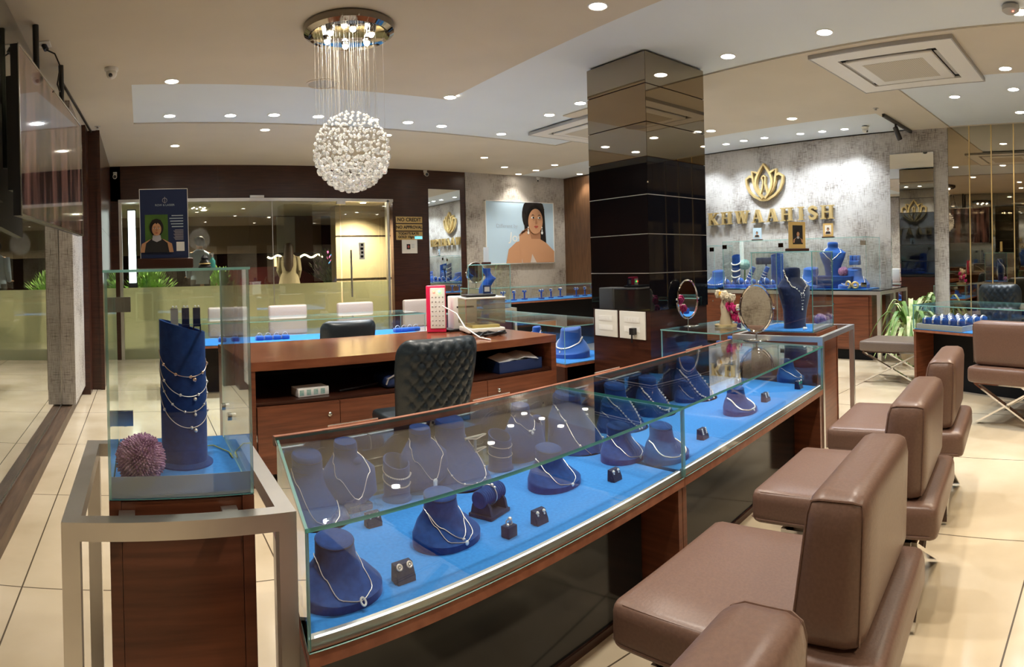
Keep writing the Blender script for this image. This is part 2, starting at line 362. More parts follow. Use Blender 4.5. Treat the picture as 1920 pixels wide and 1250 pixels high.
b = MB(); b.box(-2.6, 1.6, 0, -2.5, 7.2, CEIL); b.box(-2.6, 1.5, 0, -.98, 1.6, CEIL); b.box(-2.6, 7.1, 0, -1.0, 7.2, CEIL); b.box(-2.6,1.5,CEIL-.02,-.9,7.2,CEIL); struct('wall_beyond_window', b, 'brown_panel')
b = MB(); b.box(-2.6, 1.5, -.1, -.98, 7.2, 0); struct('floor_beyond_window', b, 'floor_tile')
for k_, y_ in enumerate((3.0, 5.2)):  # lamps added to brighten the space beyond the left window
    b = MB(); b.lathe([(.06, CEIL-.03), (.06, CEIL-.025)], 16, (-1.7, y_, 0)); tag(build('ceiling_light', b, 'lamp_warm'), ['added fill lamp beyond the left window, nearer one', 'added fill lamp beyond the left window, farther one'][k_], 'ceiling light')
    l = bpy.data.lights.new('corridor_fill', 'SPOT'); l.energy = 10; l.color = NEUT; l.spot_size = 2.4; l.spot_blend = .8; l.shadow_soft_size = .05
    lo = link(bpy.data.objects.new('corridor_fill', l)); lo.location = (-1.7, y_, CEIL-.05)
# glazed shop front with frosted lower film and glass door
b = MB(); b.box(-.30, YB+.03, 0, 2.12, YB+.042, 2.47); struct('window_3', b, 'glass_store')
b = MB(); b.box(2.128, YB+.03, 0, 3.27, YB+.042, 2.47); struct('window_4', b, 'glass_store')
b = MB(); b.box(3.28, YB-.02, .01, 4.10, YB-.008, 2.46); door = struct('door_1', b, 'glass_store')
b = MB(); b.tube([(3.42, YB-.075, .88), (3.42, YB-.075, 1.66)], .016, 8)
for z in (1.0, 1.54): b.tube([(3.42, YB-.075, z), (3.42, YB-.02, z)], .009, 6)
build('door_handle', b, 'steel', door)
b = MB(); b.box(3.58, YB-.024, 1.50, 3.68, YB-.021, 1.78)
for i in range(4): b.box(3.605+.01*(i%2), YB-.026, 1.53+.065*i, 3.655, YB-.0245, 1.57+.065*i, 1)
build('door_sticker', b, ['paper', 'black_matte'], door)
b = MB(); b.box(-.30, YB+.045, 0, 3.27, YB+.048, 1.13); b.box(3.28, YB-.006, .01, 4.10, YB-.003, 1.13)
struct('window_film', b, 'film')
b = MB(); b.box(-.34, YB-.03, 2.47, 4.22, YB+.06, 2.52); b.box(-.34, YB-.01, 0, -.29, YB+.06, 2.5); b.box(4.10, YB-.03, 0, 4.14, YB+.06, 2.5)
b.box(2.12, YB+.028, 0, 2.128, YB+.044, 2.47); b.box(1.75, YB-.05, 2.52, 1.98, YB-.01, 2.56); b.box(3.2, YB-.05, 2.42, 3.35, YB-.01, 2.47)
struct('door_frame', b, 'steel_brushed')
# mirrored pillar: bronze mirror bands above a veneered base
PX0, PX1, PY0, PY1 = 3.66, 4.42, 3.42, 4.12
b = MB(); b.box(PX0+.006, PY0+.006, 0, PX1-.006, PY1-.006, CEIL)
pil = struct('pillar', b, 'wood_dark')
zs = [.945, 1.255, 1.575, 1.895, 2.20, 2.48, 2.79, CEIL]
for i, (z0, z1) in enumerate(zip(zs, zs[1:])):
    b = MB(); e = .0
    for (x0, y0, x1, y1) in ((PX0-.004, PY0-.002, PX0+.004, PY1), (PX0, PY0-.004, PX1, PY0+.004), (PX1-.004, PY0, PX1+.004, PY1)):
        b.box(x0, y0, z0+.004, x1, y1, z1-.004)
    o = build('pillar_mirror_panel', b, 'bronze_mirror' if i >= 4 else 'black_gloss', pil, smooth=0)  # lower bands are the same mirror, their dark reflection put in as black
for z0 in zs[1:4]:
    b = MB()
    for (x0, y0, x1, y1) in ((PX0-.006, PY0, PX0-.002, PY1), (PX0, PY0-.006, PX1, PY0-.002)): b.box(x0, y0, z0-.003, x1, y1, z0+.003)
    build('joint_strip', b, 'steel_brushed', pil, smooth=0)
# skirting of right wall
b = MB(); b.box(XR-.02, 2.9, 0, XR, 9.5, .10); struct('baseboard_right', b, 'wood_dark')
# ================================================================ outside the shop front (a raised forecourt at night)
ZO = .30
b = MB(); b.box(-6, YB+.14, ZO-.3, 12, 22, ZO); struct('pavement', b, 'asphalt')
b = MB(); b.box(-3.5, YB+.15, 2.52, 6, 13.0, 2.6); struct('ceiling_forecourt', b, 'ceiling_paint')
b = MB(); b.box(-3.5, 13.0, 1.73, 3.9, 13.1, 2.6)
for x in (-1.6, .1, 1.4, 2.3): b.box(x, 12.985, 1.73, x+.02, 13.0, 2.5)
b.box(2.9, 12.96, 1.73, 3.3, 13.0, 2.5, 1)
struct('wall_forecourt_fascia', b, ['brown_panel', 'grey_plastic'])
b = MB(); b.box(3.55, 10.9, ZO, 4.9, 11.2, 2.52)
for z in (1.15, 1.95): b.box(3.545, 10.89, z, 4.9, 10.9, z+.02, 1)
struct('wall_forecourt_stone', b, ['stone', 'sign_dark'])
b = MB(); b.box(-6, 14.62, 0, 12, 14.8, 5); struct('wall_street', b, 'dark_void')
for k, (x, y) in enumerate(((1.2, 11.6), (-.7, 11.4), (3.9, 10.35))):
    b = MB(); b.lathe([(.05, 2.512), (.05, 2.517)], 16, (x, y, 0)); o = build('ceiling_light', b, 'lamp_warm')
    tag(o, ['warm round lamp in the forecourt ceiling above the woman outside', 'warm round lamp in the forecourt ceiling above the man outside', 'warm round lamp in the forecourt ceiling above the stone wall'][k], 'ceiling light')
    l = bpy.data.lights.new('forecourt_lamp', 'SPOT'); l.energy = 260; l.color = WARM; l.spot_size = 2.4; l.spot_blend = .8; l.shadow_soft_size = .05
    lo = link(bpy.data.objects.new('forecourt_lamp', l)); lo.location = (x, y, 2.50)
p = hity(246, 385, 10.3); q = hity(246, 520, 10.3)
b = MB(); b.box(p[0]-.06, 10.3, 1.2, p[0]+.06, 10.36, 2.4); b.box(p[0]-.075, 10.36, .3, p[0]+.075, 10.42, 2.43, 1)
tag(build('light_box', b, ['sign_glow', 'black_matte']), 'tall narrow glowing white light box outside the glass front', 'light box')
def bush(name, c, sx, sz, n, mt, label, cat='shrub', leaf=.05):
    b = MB()
    for i in range(n):
        a = random.uniform(0, 2*pi); e = random.uniform(.05, 1.35); rr = random.uniform(.35, 1)
        px_, py_, pz_ = c[0]+sx*rr*cos(a)*cos(e), c[1]+sx*.6*rr*sin(a)*cos(e), c[2]+sz*rr*sin(e)
        d = Vector((cos(a)*cos(e), sin(a)*cos(e), sin(e)+.2)).normalized(); u = d.cross(Vector((0,0,1))).normalized()*leaf*.35
        p0 = Vector((px_,py_,pz_)); t_ = p0+d*leaf*1.6
        b.add([p0, p0+d*leaf*.8+u, t_, p0+d*leaf*.8-u], [(0,1,2,3)])
    return tag(build(name, b, mt, smooth=0), label, cat)
for (px_, yy, w_, n, lb) in ((280, 11.9, .55, 500, 'green shrub outside behind the display case by the light box'), (412, 11.75, .28, 260, 'bright green shrub outside beside the man in blue'), (632, 12.0, .35, 260, 'bright green shrub outside by the stone wall'), (612, 14.0, .5, 420, 'dark leafy bush outside behind the woman')):
    p = hity(px_, 530, yy)
    sh = thing('shrub', lb, 'shrub', (p[0], yy, ZO))
    f_ = bush('foliage', (0, 0, .62 if yy < 13 else .5), w_, .45 if yy < 13 else 1.0, n, 'leaf' if yy < 13 else 'leaf_dark', '', leaf=.09)
    for k_ in ('label', 'category'): del f_[k_]
    f_.parent = sh
    b = MB(); b.rbox(-w_*.9, -.16, 0, w_*.9, .16, .65, .03); build('planter', b, 'stone', sh)
b = MB()
pts = [(hity(x, 0, 14.59)[0], 14.59, 1.68+.035*sin(x*.25)) for x in range(490, 600, 3)]
b.tube(pts, .022, 5); tag(build('string_light', b, 'string_light'), 'wavy string of warm lights hanging outside behind the woman', 'string light')
for (x0, x1, z0, z1, mt, lb) in ((616, 644, 1.48, 1.80, 'screen_multi', 'pink and blue lit shop screen far outside'), (516, 519, 1.0, 1.66, 'street_orange', 'thin orange lit strip outside left of the woman'), (466, 505, 1.30, 1.34, 'street_orange', 'low orange light bar outside above the parked car')):
    a, c = hity(x0, 500, 14.5), hity(x1, 500, 14.5)
    b = MB(); b.box(a[0], 14.5, z0, c[0], 14.6, z1)
    if x0 == 616:
        for i in range(8): b.box(a[0]+.04*i, 14.49, z0+.04*((i*5) % 7), a[0]+.04*i+.05, 14.5, z0+.04*((i*5) % 7)+.06, 1)
    tag(build('lit_screen' if x0 == 616 else 'light_strip', b, [mt, 'screen_blue']), lb, 'light')
# a low dark car parked outside
p = hity(495, 530, 13.0)
car = thing('car', 'dark red car parked on the street outside the glass front', 'car', (p[0], 13.2, ZO))
b = MB(); prof = [(-1.9, .25), (-1.95, .62), (-1.2, .78), (-.75, 1.12), (.55, 1.14), (1.15, .82), (1.9, .72), (1.95, .3)]
b.rings([[(x, y*(1-.12*(z > .8)), z) for x, z in prof] for y in (-.75, -.6, .6, .75)]); build('body', b, 'car_paint', car)
for x in (-1.2, 1.2):
    for y in (-.72, .72):
        b = MB(); b.tube([(x, y-.09, .30), (x, y+.09, .30)], .30, 18); build('wheel', b, 'black_matte', car)
# ================================================================ builders for furniture
def pane(mb, x0, y0, z0, x1, y1, z1):
    d = [abs(x1-x0), abs(y1-y0), abs(z1-z0)]; t = d.index(min(d)); mb.box(x0, y0, z0, x1, y1, z1)
    big = {0: (3, 5), 1: (2, 4), 2: (0, 1)}[t]; k = len(mb.m) - 6
    for i in range(6): mb.m[k+i] = 0 if i in big else 1
    return mb
def vpane(mb, a, b_, z0, z1, t=.008):
    d = Vector((b_[0]-a[0], b_[1]-a[1])); n = Vector((-d.y, d.x)).normalized()*t/2
    q = [(a[0]-n.x, a[1]-n.y), (b_[0]-n.x, b_[1]-n.y), (b_[0]+n.x, b_[1]+n.y), (a[0]+n.x, a[1]+n.y)]
    mb.prism(q, z0, z1); k = len(mb.m) - 6   # bottom, top, then sides 0..3
    for i, v in enumerate((1, 1, 0, 1, 0, 1)): mb.m[k+i] = v
    return mb
def hpane(mb, poly, z0, z1):
    n = len(poly); mb.prism(poly, z0, z1); k = len(mb.m) - (n+2)
    for i in range(n+2): mb.m[k+i] = 0 if i < 2 else 1
    return mb
GL = ['glass', 'glass_edge']; GLL = ['glass', 'glass_edge_light']
def bar(mb, a, b_, w, t, up=(0,1,0), mi=0):
    a, b_ = Vector(a), Vector(b_); d = (b_-a).normalized(); u = Vector(up); u = (u-d*u.dot(d)).normalized()*w/2; v = d.cross(u).normalized()*t/2
    return mb.rings([[a+u+v, a-u+v, a-u-v, a+u-v], [b_+u+v, b_-u+v, b_-u-v, b_+u-v]], True, mi)
def xlegs(parent, w, ys, ztop, mt='chrome'):
    for y in ys:
        b = MB(); bar(b, (-w, y, ztop), (w, y, .012), .045, .014); bar(b, (-w-.01, y, .006), (-w+.03, y, .006), .045, .012) if 0 else None
        build('leg', b, mt, parent, smooth=0)
        b = MB(); bar(b, (w, y+.016, ztop), (-w, y+.016, .012), .045, .014); build('leg', b, mt, parent, smooth=0)
    b = MB(); y0, y1 = ys[0], ys[-1]
    bar(b, (0, y0, ztop*.5+.006), (0, y1, ztop*.5+.006), .02, .02, (1,0,0))
    for y in ys: bar(b, (-w-.01, y, ztop+.006), (w+.01, y, ztop+.006), .045, .014)
    for x in (-w, w): bar(b, (x, y0, ztop+.006), (x, y1, ztop+.006), .03, .014, (1,0,0))
    build('seat_frame', b, mt, parent, smooth=0)
def chair_brown(label, loc, rz, group=None, leather='leather_brown'):
    t = thing('leather_chair', label, 'chair', loc, rz, group)
    b = MB(); b.rbox(-.30, -.37, .345, .30, .34, .475, .032, 6, crown=.008); build('seat', b, leather, t, smooth=70, weld=True)
    b = MB(); z = .466
    b.tube([(-.285,-.12,z),(-.287,.30,z),(-.27,.326,z),(.27,.326,z),(.287,.30,z),(.285,-.12,z)], .0035, 5)
    z = .368; b.tube([(-.299,-.34,z),(-.299,.31,z),(-.28,.34,z),(.28,.34,z),(.299,.31,z),(.299,-.34,z)], .003, 5); build('piping', b, leather, t)
    b = MB(); b.rbox(-.275, -.32, .475, .275, -.13, .83, .050, 6)
    def lean(p):
        k = (p[2]-.475)/.36; f = (p[1]+.32)/.19; return (p[0], p[1]-.015*k-.045*k*f, p[2])
    b.shear(lean); build('backrest', b, leather, t, smooth=70, weld=True)
    for sx in (-1, 1):
        b = MB(); b.tube([lean((sx*x, y, z)) for x, y, z in ((.262,-.306,.50),(.262,-.306,.785),(.2555,-.300,.8095),(.262,-.275,.8165),(.262,-.175,.8165),(.2555,-.150,.8095),(.262,-.1438,.785),(.262,-.1438,.50))], .003, 5); build('backrest_piping', b, leather, t)
    xlegs(t, .27, (-.27, .20), .325); return t
# ---------------------------------------------------------------- the sales counter: two glass-topped cases in line
def poly_c(*pts): return [c2w(*p) for p in pts]
ZT, ZB = .80, .545
CF, CB = 1.215, 1.93
def sales_case(xa, xb, xa2, xb2, label):
    # xa..xb on the customer side, xa2..xb2 on the staff side (counter coordinates)
    t = thing('display_counter', label, 'display counter', (0, 0, 0), 0)
    fl, fr, br, bl = (xa, CF), (xb, CF), (xb2, CB), (xa2, CB)
    P_ = poly_c(fl, fr, br, bl); S = lambda f, s: (f[0]+(s[0]-f[0]), s[1])
    b = MB(); b.prism(P_, .495, .53); build('base_board', b, 'wood_edge', t, smooth=0)
    b = MB(); b.prism(poly_c((xa+.015, CF+.03), (xb-.01, CF+.03), (xb2-.01, CB-.03), (xa2+.015, CB-.03)), .53, ZB); build('felt_tray', b, 'felt_blue', t, smooth=0)
    b = MB(); b.prism(poly_c((xa+.01, CF+.010), (xb-.006, CF+.010), (xb-.006, CF+.03), (xa+.015, CF+.03)), .53, .552)
    build('led_channel', b, 'steel_brushed', t, smooth=0)
    b = MB(); b.tube([c2w(xa+.02, CF+.014)+(.553,), c2w(xb-.012, CF+.014)+(.553,)], .0022, 6); build('led_strip', b, 'led_strip', t)
    b = MB(); hpane(b, poly_c((xa-.006, CF-.008), (xb, CF-.008), (xb2, CB-.02), (xa2-.006, CB-.02)), ZT-.010, ZT); build('glass_top', b, GL, t, smooth=0)
    b = MB(); vpane(b, c2w(xa, CF), c2w(xb-.004, CF), .53, ZT-.010); build('glass_front', b, GLL, t, smooth=0)
    b = MB(); vpane(b, c2w(xa+.004, CF+.006), c2w(xa2+.004, CB-.02), .53, ZT-.010); build('glass_side', b, GLL, t, smooth=0)
    b = MB(); vpane(b, c2w(xb-.006, CF+.006), c2w(xb2-.006, CB-.02), .53, ZT-.010); build('glass_side', b, GLL, t, smooth=0)
    b = MB(); b.prism(poly_c((xa2-.006, CB-.02), (xb2, CB-.02), (xb2, CB), (xa2-.006, CB)), ZT-.03, ZT+.002); build('wooden_rim', b, 'wood_edge', t, smooth=0)
    for k in range(2):
        u0 = xa2+.01+(xb2-xa2-.02)*k*.5; u1 = u0+(xb2-xa2-.02)*.5
        b = MB(); b.prism(poly_c((u0, CB-.018+.006*k), (u1, CB-.018+.006*k), (u1, CB-.012+.006*k), (u0, CB-.012+.006*k)), .53, ZT-.03)
        d_ = build('sliding_door', b, 'glass_window', t, smooth=0)
        b = MB(); um = u0+(u1-u0)*.45; b.tube([c2w(um-.10, CB+.004)+(ZT+.006,), c2w(um+.10, CB+.004)+(ZT+.006,)], .004, 6); build('pull', b, 'silver', t)
    b = MB(); b.prism(poly_c((xa+.03, 1.40), (xb-.03, 1.40), (xb-.03, 1.415), (xa+.03, 1.415)), .03, .495); build('knee_panel', b, 'panel_gloss', t, smooth=0)
    b = MB(); b.prism(poly_c((xa+.03, 1.39), (xb-.03, 1.39), (xb-.03, 1.43), (xa+.03, 1.43)), 0, .03); build('plinth', b, 'wood_dark', t, smooth=0)
    for u, s in ((xa, 1), (xb, -1)):
        b = MB(); k = (xa2-xa)*.9 if u == xa else (xb2-xb)*.9
        b.prism(poly_c((u, CF+.012), (u+s*.028, CF+.012), (u+s*.028+k, CB-.02), (u+k, CB-.02)) if s > 0 else poly_c((u+s*.028, CF+.012), (u, CF+.012), (u+k, CB-.02), (u+s*.028+k, CB-.02)), 0, .495)
        build('side_panel', b, 'wood_red', t, smooth=0)
    b = MB(); b.prism(poly_c((xa+.3, 1.43), (xb-.03, 1.43), (xb2-.05, CB-.02), (xa2+.05, CB-.02)), .02, .495); build('cupboard', b, 'wood_dark', t, smooth=0)
    return t
sales_case(.53, 2.0, .735, 2.05, 'near glass sales counter with bright blue felt, beside the metal stand')
sales_case(2.004, 3.68, 2.055, 3.82, 'far glass sales counter with bright blue felt, under the oval mirror with chrome foot')
# ---------------------------------------------------------------- brown chairs in front of the counter
CH = 'brown leather chairs along the sales counter'
chair_brown('brown leather chair cut off by the bottom edge of the picture', c2w(.60, .64)+(0,), T, CH)
chair_brown('large brown leather chair nearest the near sales counter, seen whole', c2w(1.55, .66)+(0,), T, CH)
chair_brown('brown leather chair in front of the joint between both sales counters', c2w(2.42, .66)+(0,), T, CH)
chair_brown('farthest brown leather chair of the row along the sales counters', c2w(3.33, .65)+(0,), T, CH)
# ---------------------------------------------------------------- metal stand with wooden plinth and tall glass case
def stand(name, label, x0, x1, y0, y1, z, s, rz=0, loc=(0,0,0), bars=True):
    t = thing(name, label, 'metal stand', loc, rz)
    b = MB()
    b.box(x0, y0, z-s, x1, y0+s, z); b.box(x0, y1-s, z-s, x1, y1, z); b.box(x0, y0+s, z-s, x0+s, y1-s, z); b.box(x1-s, y0+s, z-s, x1, y1-s, z)
    build('top_rail', b, 'steel_brushed', t, smooth=0)
    for (x, y) in ((x0, y0), (x1-s, y0), (x0, y1-s), (x1-s, y1-s)):
        b = MB(); b.box(x, y, 0, x+s, y+s, z-s); build('leg', b, 'steel_brushed', t, smooth=0)
    for (ya, yb) in ((y0+.01, y0+s-.01), (y1-s+.01, y1-.01)): b = MB(); b.box(x0+s, ya, .0, x1-s, yb, .03); build('bottom_rail', b, 'steel_brushed', t, smooth=0)
    return t
FX0, FX1, FY0, FY1 = -.185, .325, 1.325, 1.985
st = stand('metal_stand', 'brushed steel stand on the floor at the left end of the sales counter', FX0, FX1, FY0, FY1, .82, .04)
for x in (-.045, .185):
    for (ya, yb) in ((FY0+.04, 1.402), (1.905, FY1-.04)): b = MB(); b.box(x-.018, ya, .785, x+.018, yb, .818); build('crossbar', b, 'steel_brushed', st, smooth=0)
QX0, QX1, QY0, QY1 = -.085, .245, 1.402, 1.90
t = thing('wooden_plinth', 'red-brown wooden plinth inside the brushed steel stand', 'plinth')
b = MB(); b.box(QX0+.028, QY0+.004, 0, QX1-.028, QY1, .835); build('body', b, 'wood_red', t, smooth=0)
b = MB(); b.box(QX0, QY0, 0, QX0+.027, QY1, .838); b.box(QX1-.027, QY0, 0, QX1, QY1, .838); build('side_panel', b, 'wood_red', t, smooth=0)
def tall_case(label, x0, x1, y0, y1, z0, z1, loc=(0,0,0), rz=0, extra=False):
    t = thing('glass_display_case', label, 'display case', loc, rz); e = .006
    b = MB(); b.box(x0+.008, y0+.008, z0, x1-.008, y1-.008, z0+.008); build('felt_base', b, 'felt_blue', t, smooth=0)
    for nm, q in (('glass_top', (x0-.003, y0-.003, z1-e, x1+.003, y1+.003, z1)), ('glass_front', (x0, y0, z0, x1, y0+e, z1-e)), ('glass_back', (x0, y1-e, z0, x1, y1, z1-e)),
                  ('glass_side', (x0, y0+e, z0, x0+e, y1-e, z1-e)), ('glass_side', (x1-e, y0+e, z0, x1, y1-e, z1-e))):
        b = MB(); pane(b, *q); build(nm, b, GLL if nm != 'glass_front' else GL, t, smooth=0)
    b = MB(); b.box(x0+e, y0+e+.001, z0+.001, x1-e, y0+e+.003, z0+.05); build('frosted_band', b, 'frost', t, smooth=0)
    if extra:
        for z in (z0+.085, z1-.10):
            b = MB(); b.box(x0+e+.0, y1-.075, z-.022, x0+e+.045, y1-.062, z+.022); b.box(x0+e+.018, y1-.079, z-.022, x0+e+.026, y1-.075, z+.022); build('hinge', b, 'steel', t, smooth=0)
        for (yy) in (y1-.16, y1-.03):
            b = MB(); b.tube([(x1-.012, yy, z0+.10), (x1+.012, yy, z0+.10)], .011, 12); build('lock_knob', b, 'steel', t)
    return t
case_a = tall_case('tall glass display case standing on the wooden plinth in the foreground', QX0, QX1, QY0, QY1, .84, 1.36, extra=True)
# second stand with plinth and case at the far end of the counter
s2 = stand('metal_stand', 'brushed steel stand at the far end of the sales counter', 3.86, 4.66, 1.27, 1.93, .83, .035, T)
t = thing('wooden_plinth', 'dark wooden plinth inside the far steel stand', 'plinth', (0,0,0), T)
b = MB(); b.box(4.00, 1.36, 0, 4.47, 1.84, .835); build('body', b, 'wood_red', t, smooth=0)
b = MB(); b.box(3.985, 1.355, 0, 4.0, 1.845, .838); b.box(4.47, 1.355, 0, 4.485, 1.845, .838); build('side_panel', b, 'wood_red', t, smooth=0)
case_b = tall_case('glass display case with the blue bust, on the far steel stand', 4.0, 4.47, 1.38, 1.84, .84, 1.40, (0,0,0), T)
# ---------------------------------------------------------------- small return counter in front of the pillar
def plain_case(label, x0, x1, y0, y1, zt, zb, loc=(0,0,0), rz=0, base='wood_red', back=None, edge=GLL, legs=True, name='display_counter'):
    t = thing(name, label, 'display counter', loc, rz); e = .008
    b = MB(); b.box(x0, y0, zb-.03, x1, y1, zb-.008); build('base_board', b, 'wood_edge', t, smooth=0)
    b = MB(); b.box(x0+.012, y0+.012, zb-.008, x1-.012, y1-.012, zb); build('felt_tray', b, 'felt_blue', t, smooth=0)
    b = MB(); pane(b, x0-.004, y0-.004, zt-.01, x1+.004, y1+.004, zt); build('glass_top', b, edge, t, smooth=0)
    for nm, q in (('glass_front', (x0, y0, zb, x1, y0+e, zt-.01)), ('glass_back', (x0, y1-e, zb, x1, y1, zt-.01)), ('glass_side', (x0, y0+e, zb, x0+e, y1-e, zt-.01)), ('glass_side', (x1-e, y0+e, zb, x1, y1-e, zt-.01))):
        if back == nm:
            b = MB(); b.box(*q); build('back_panel', b, 'wood_dark', t, smooth=0)
        else:
            b = MB(); pane(b, *q); build(nm, b, edge, t, smooth=0)
    if base:
        b = MB(); b.box(x0, y0+.01, 0, x0+.03, y1-.01, zb-.03); build('side_panel', b, base, t, smooth=0)
        b = MB(); b.box(x1-.03, y0+.01, 0, x1, y1-.01, zb-.03); build('side_panel', b, base, t, smooth=0)
        b = MB(); b.box(x0+.03, (y0+y1)/2-.05, .0, x1-.03, (y0+y1)/2+.2, zb-.03); build('knee_panel', b, 'black_matte', t, smooth=0)
    return t
plain_case('small glass counter in front of the mirrored pillar', 3.72, 4.72, 2.76, 3.36, .80, .55, base='wood_dark')
# back row counters
plain_case('long low glass counter behind the desk, before the cream chairs', .30, 3.25, 6.62, 7.35, .80, .56, base='wood_dark')
cE = plain_case('glass counter with a wooden end between the desk and the mirrored pillar', 3.40, 4.15, 4.20, 6.45, .80, .47, base='wood_dark')
b = MB(); b.box(3.385, 5.0, .05, 3.398, 6.43, .79); build('wood_panel', b, 'wood_dark', cE, smooth=0)
b = MB(); b.tube([(3.378, 5.5, .745), (3.378, 5.9, .745)], .008, 6); build('handle', b, 'silver', cE)
cF = plain_case('far glass counter with blue ring stands under the wall poster', 4.6, 7.2, 7.55, 8.15, 1.02, .80, base='wood_dark')
# right-hand counter with bracelet tray
import math as _m
RA = _m.atan2(.78-1.97, 5.35-5.86)      # along its front edge, towards the viewer
cR = plain_case('right-hand glass counter with rows of bracelets, before the mirrored bay', 0, 2.3, 0, .66, .87, .63, (5.86, 1.99, 0), RA, back=None)
# ---------------------------------------------------------------- stool, far chair
def stool(label, loc, rz):
    t = thing('stool', label, 'stool', loc, rz)
    b = MB(); b.rbox(-.34, -.26, .345, .34, .26, .45, .022, 6); build('seat', b, 'leather_taupe', t, smooth=70, weld=True)
    xlegs(t, .31, (-.22, .20), .325); return t
noisy('leather_taupe', (.14,.105,.085), (.17,.125,.10), ns=120, rough=.42)
stool('taupe leather stool with crossed chrome legs by the potted plant', (6.36, 2.35, 0), pi/2)
chair_brown('brown leather chair seen from behind before the right-hand counter', (5.02, .78, 0), -pi/2-.30, None)
# cream chairs on the customer side of the back counter
def chair_cream(label, loc, rz):
    t = thing('cream_chair', label, 'chair', loc, rz, 'cream chairs behind the back counter')
    b = MB(); b.rbox(-.27, -.27, .40, .27, .27, .50, .025, 4); build('seat', b, 'leather_cream', t, smooth=70, weld=True)
    b = MB(); b.rbox(-.26, .20, .50, .26, .29, .89, .03, 5); build('backrest', b, 'leather_cream', t, smooth=70, weld=True)
    xlegs(t, .24, (-.18, .18), .38); return t
for px_, lb in ((428, 'cream chair seen through the tall foreground display case'), (541, 'cream chair behind the back counter, below the woman outside'), (668, 'cream chair behind the back counter by the door handle'), (790, 'cream chair behind the back counter, left of the pink lamp')):
    p = hity(px_, 590, 7.95); chair_cream(lb, (p[0], 7.75, 0), 0)
# ---------------------------------------------------------------- office desk
DR = .05
dk = thing('office_desk', 'long reddish wooden desk with open shelf, behind the sales counter', 'desk', (.64, 3.79, 0), DR)
DW, DD, DH = 2.44, 1.05, .78
b = MB(); b.box(0, 0, DH-.055, DW, DD, DH); build('desktop', b, 'wood_top', dk, smooth=0)
for x in (0, DW-.05): b = MB(); b.box(x, .005, 0, x+.05, DD-.01, DH-.055); build('side_panel', b, 'wood_red', dk, smooth=0)
b = MB(); b.box(.05, DD-.03, .05, DW-.05, DD-.015, DH-.055); build('back_panel', b, 'wood_dark', dk, smooth=0)
b = MB(); b.box(.05, .02, .505, DW-.05, DD-.03, .525); build('shelf', b, 'wood_dark', dk, smooth=0)
b = MB(); b.box(1.56, .02, .525, 1.58, DD-.03, DH-.055); build('divider', b, 'wood_dark', dk, smooth=0)
for k, (x0, x1) in enumerate(((.055, .60), (.605, 1.15), (1.155, 1.75), (1.755, 2.385))):
    b = MB(); b.box(x0, -.012, .08, x1, .018, .50); d_ = build('drawer', b, 'wood_red', dk, smooth=0)
    b = MB(); b.lathe([(.004, 0), (.012, .002), (.014, .008), (.010, .012), (.001, .013)], 12); b.xf(Matrix.Translation(((x1-.07 if k < 2 else x0+.10), -.012, .42)) @ Matrix.Rotation(pi/2, 4, 'X'))
    build('lock', b, 'steel', d_)
def desk_pt(x, y, z): return (.64+x*cos(DR)-y*sin(DR), 3.79+x*sin(DR)+y*cos(DR), z)
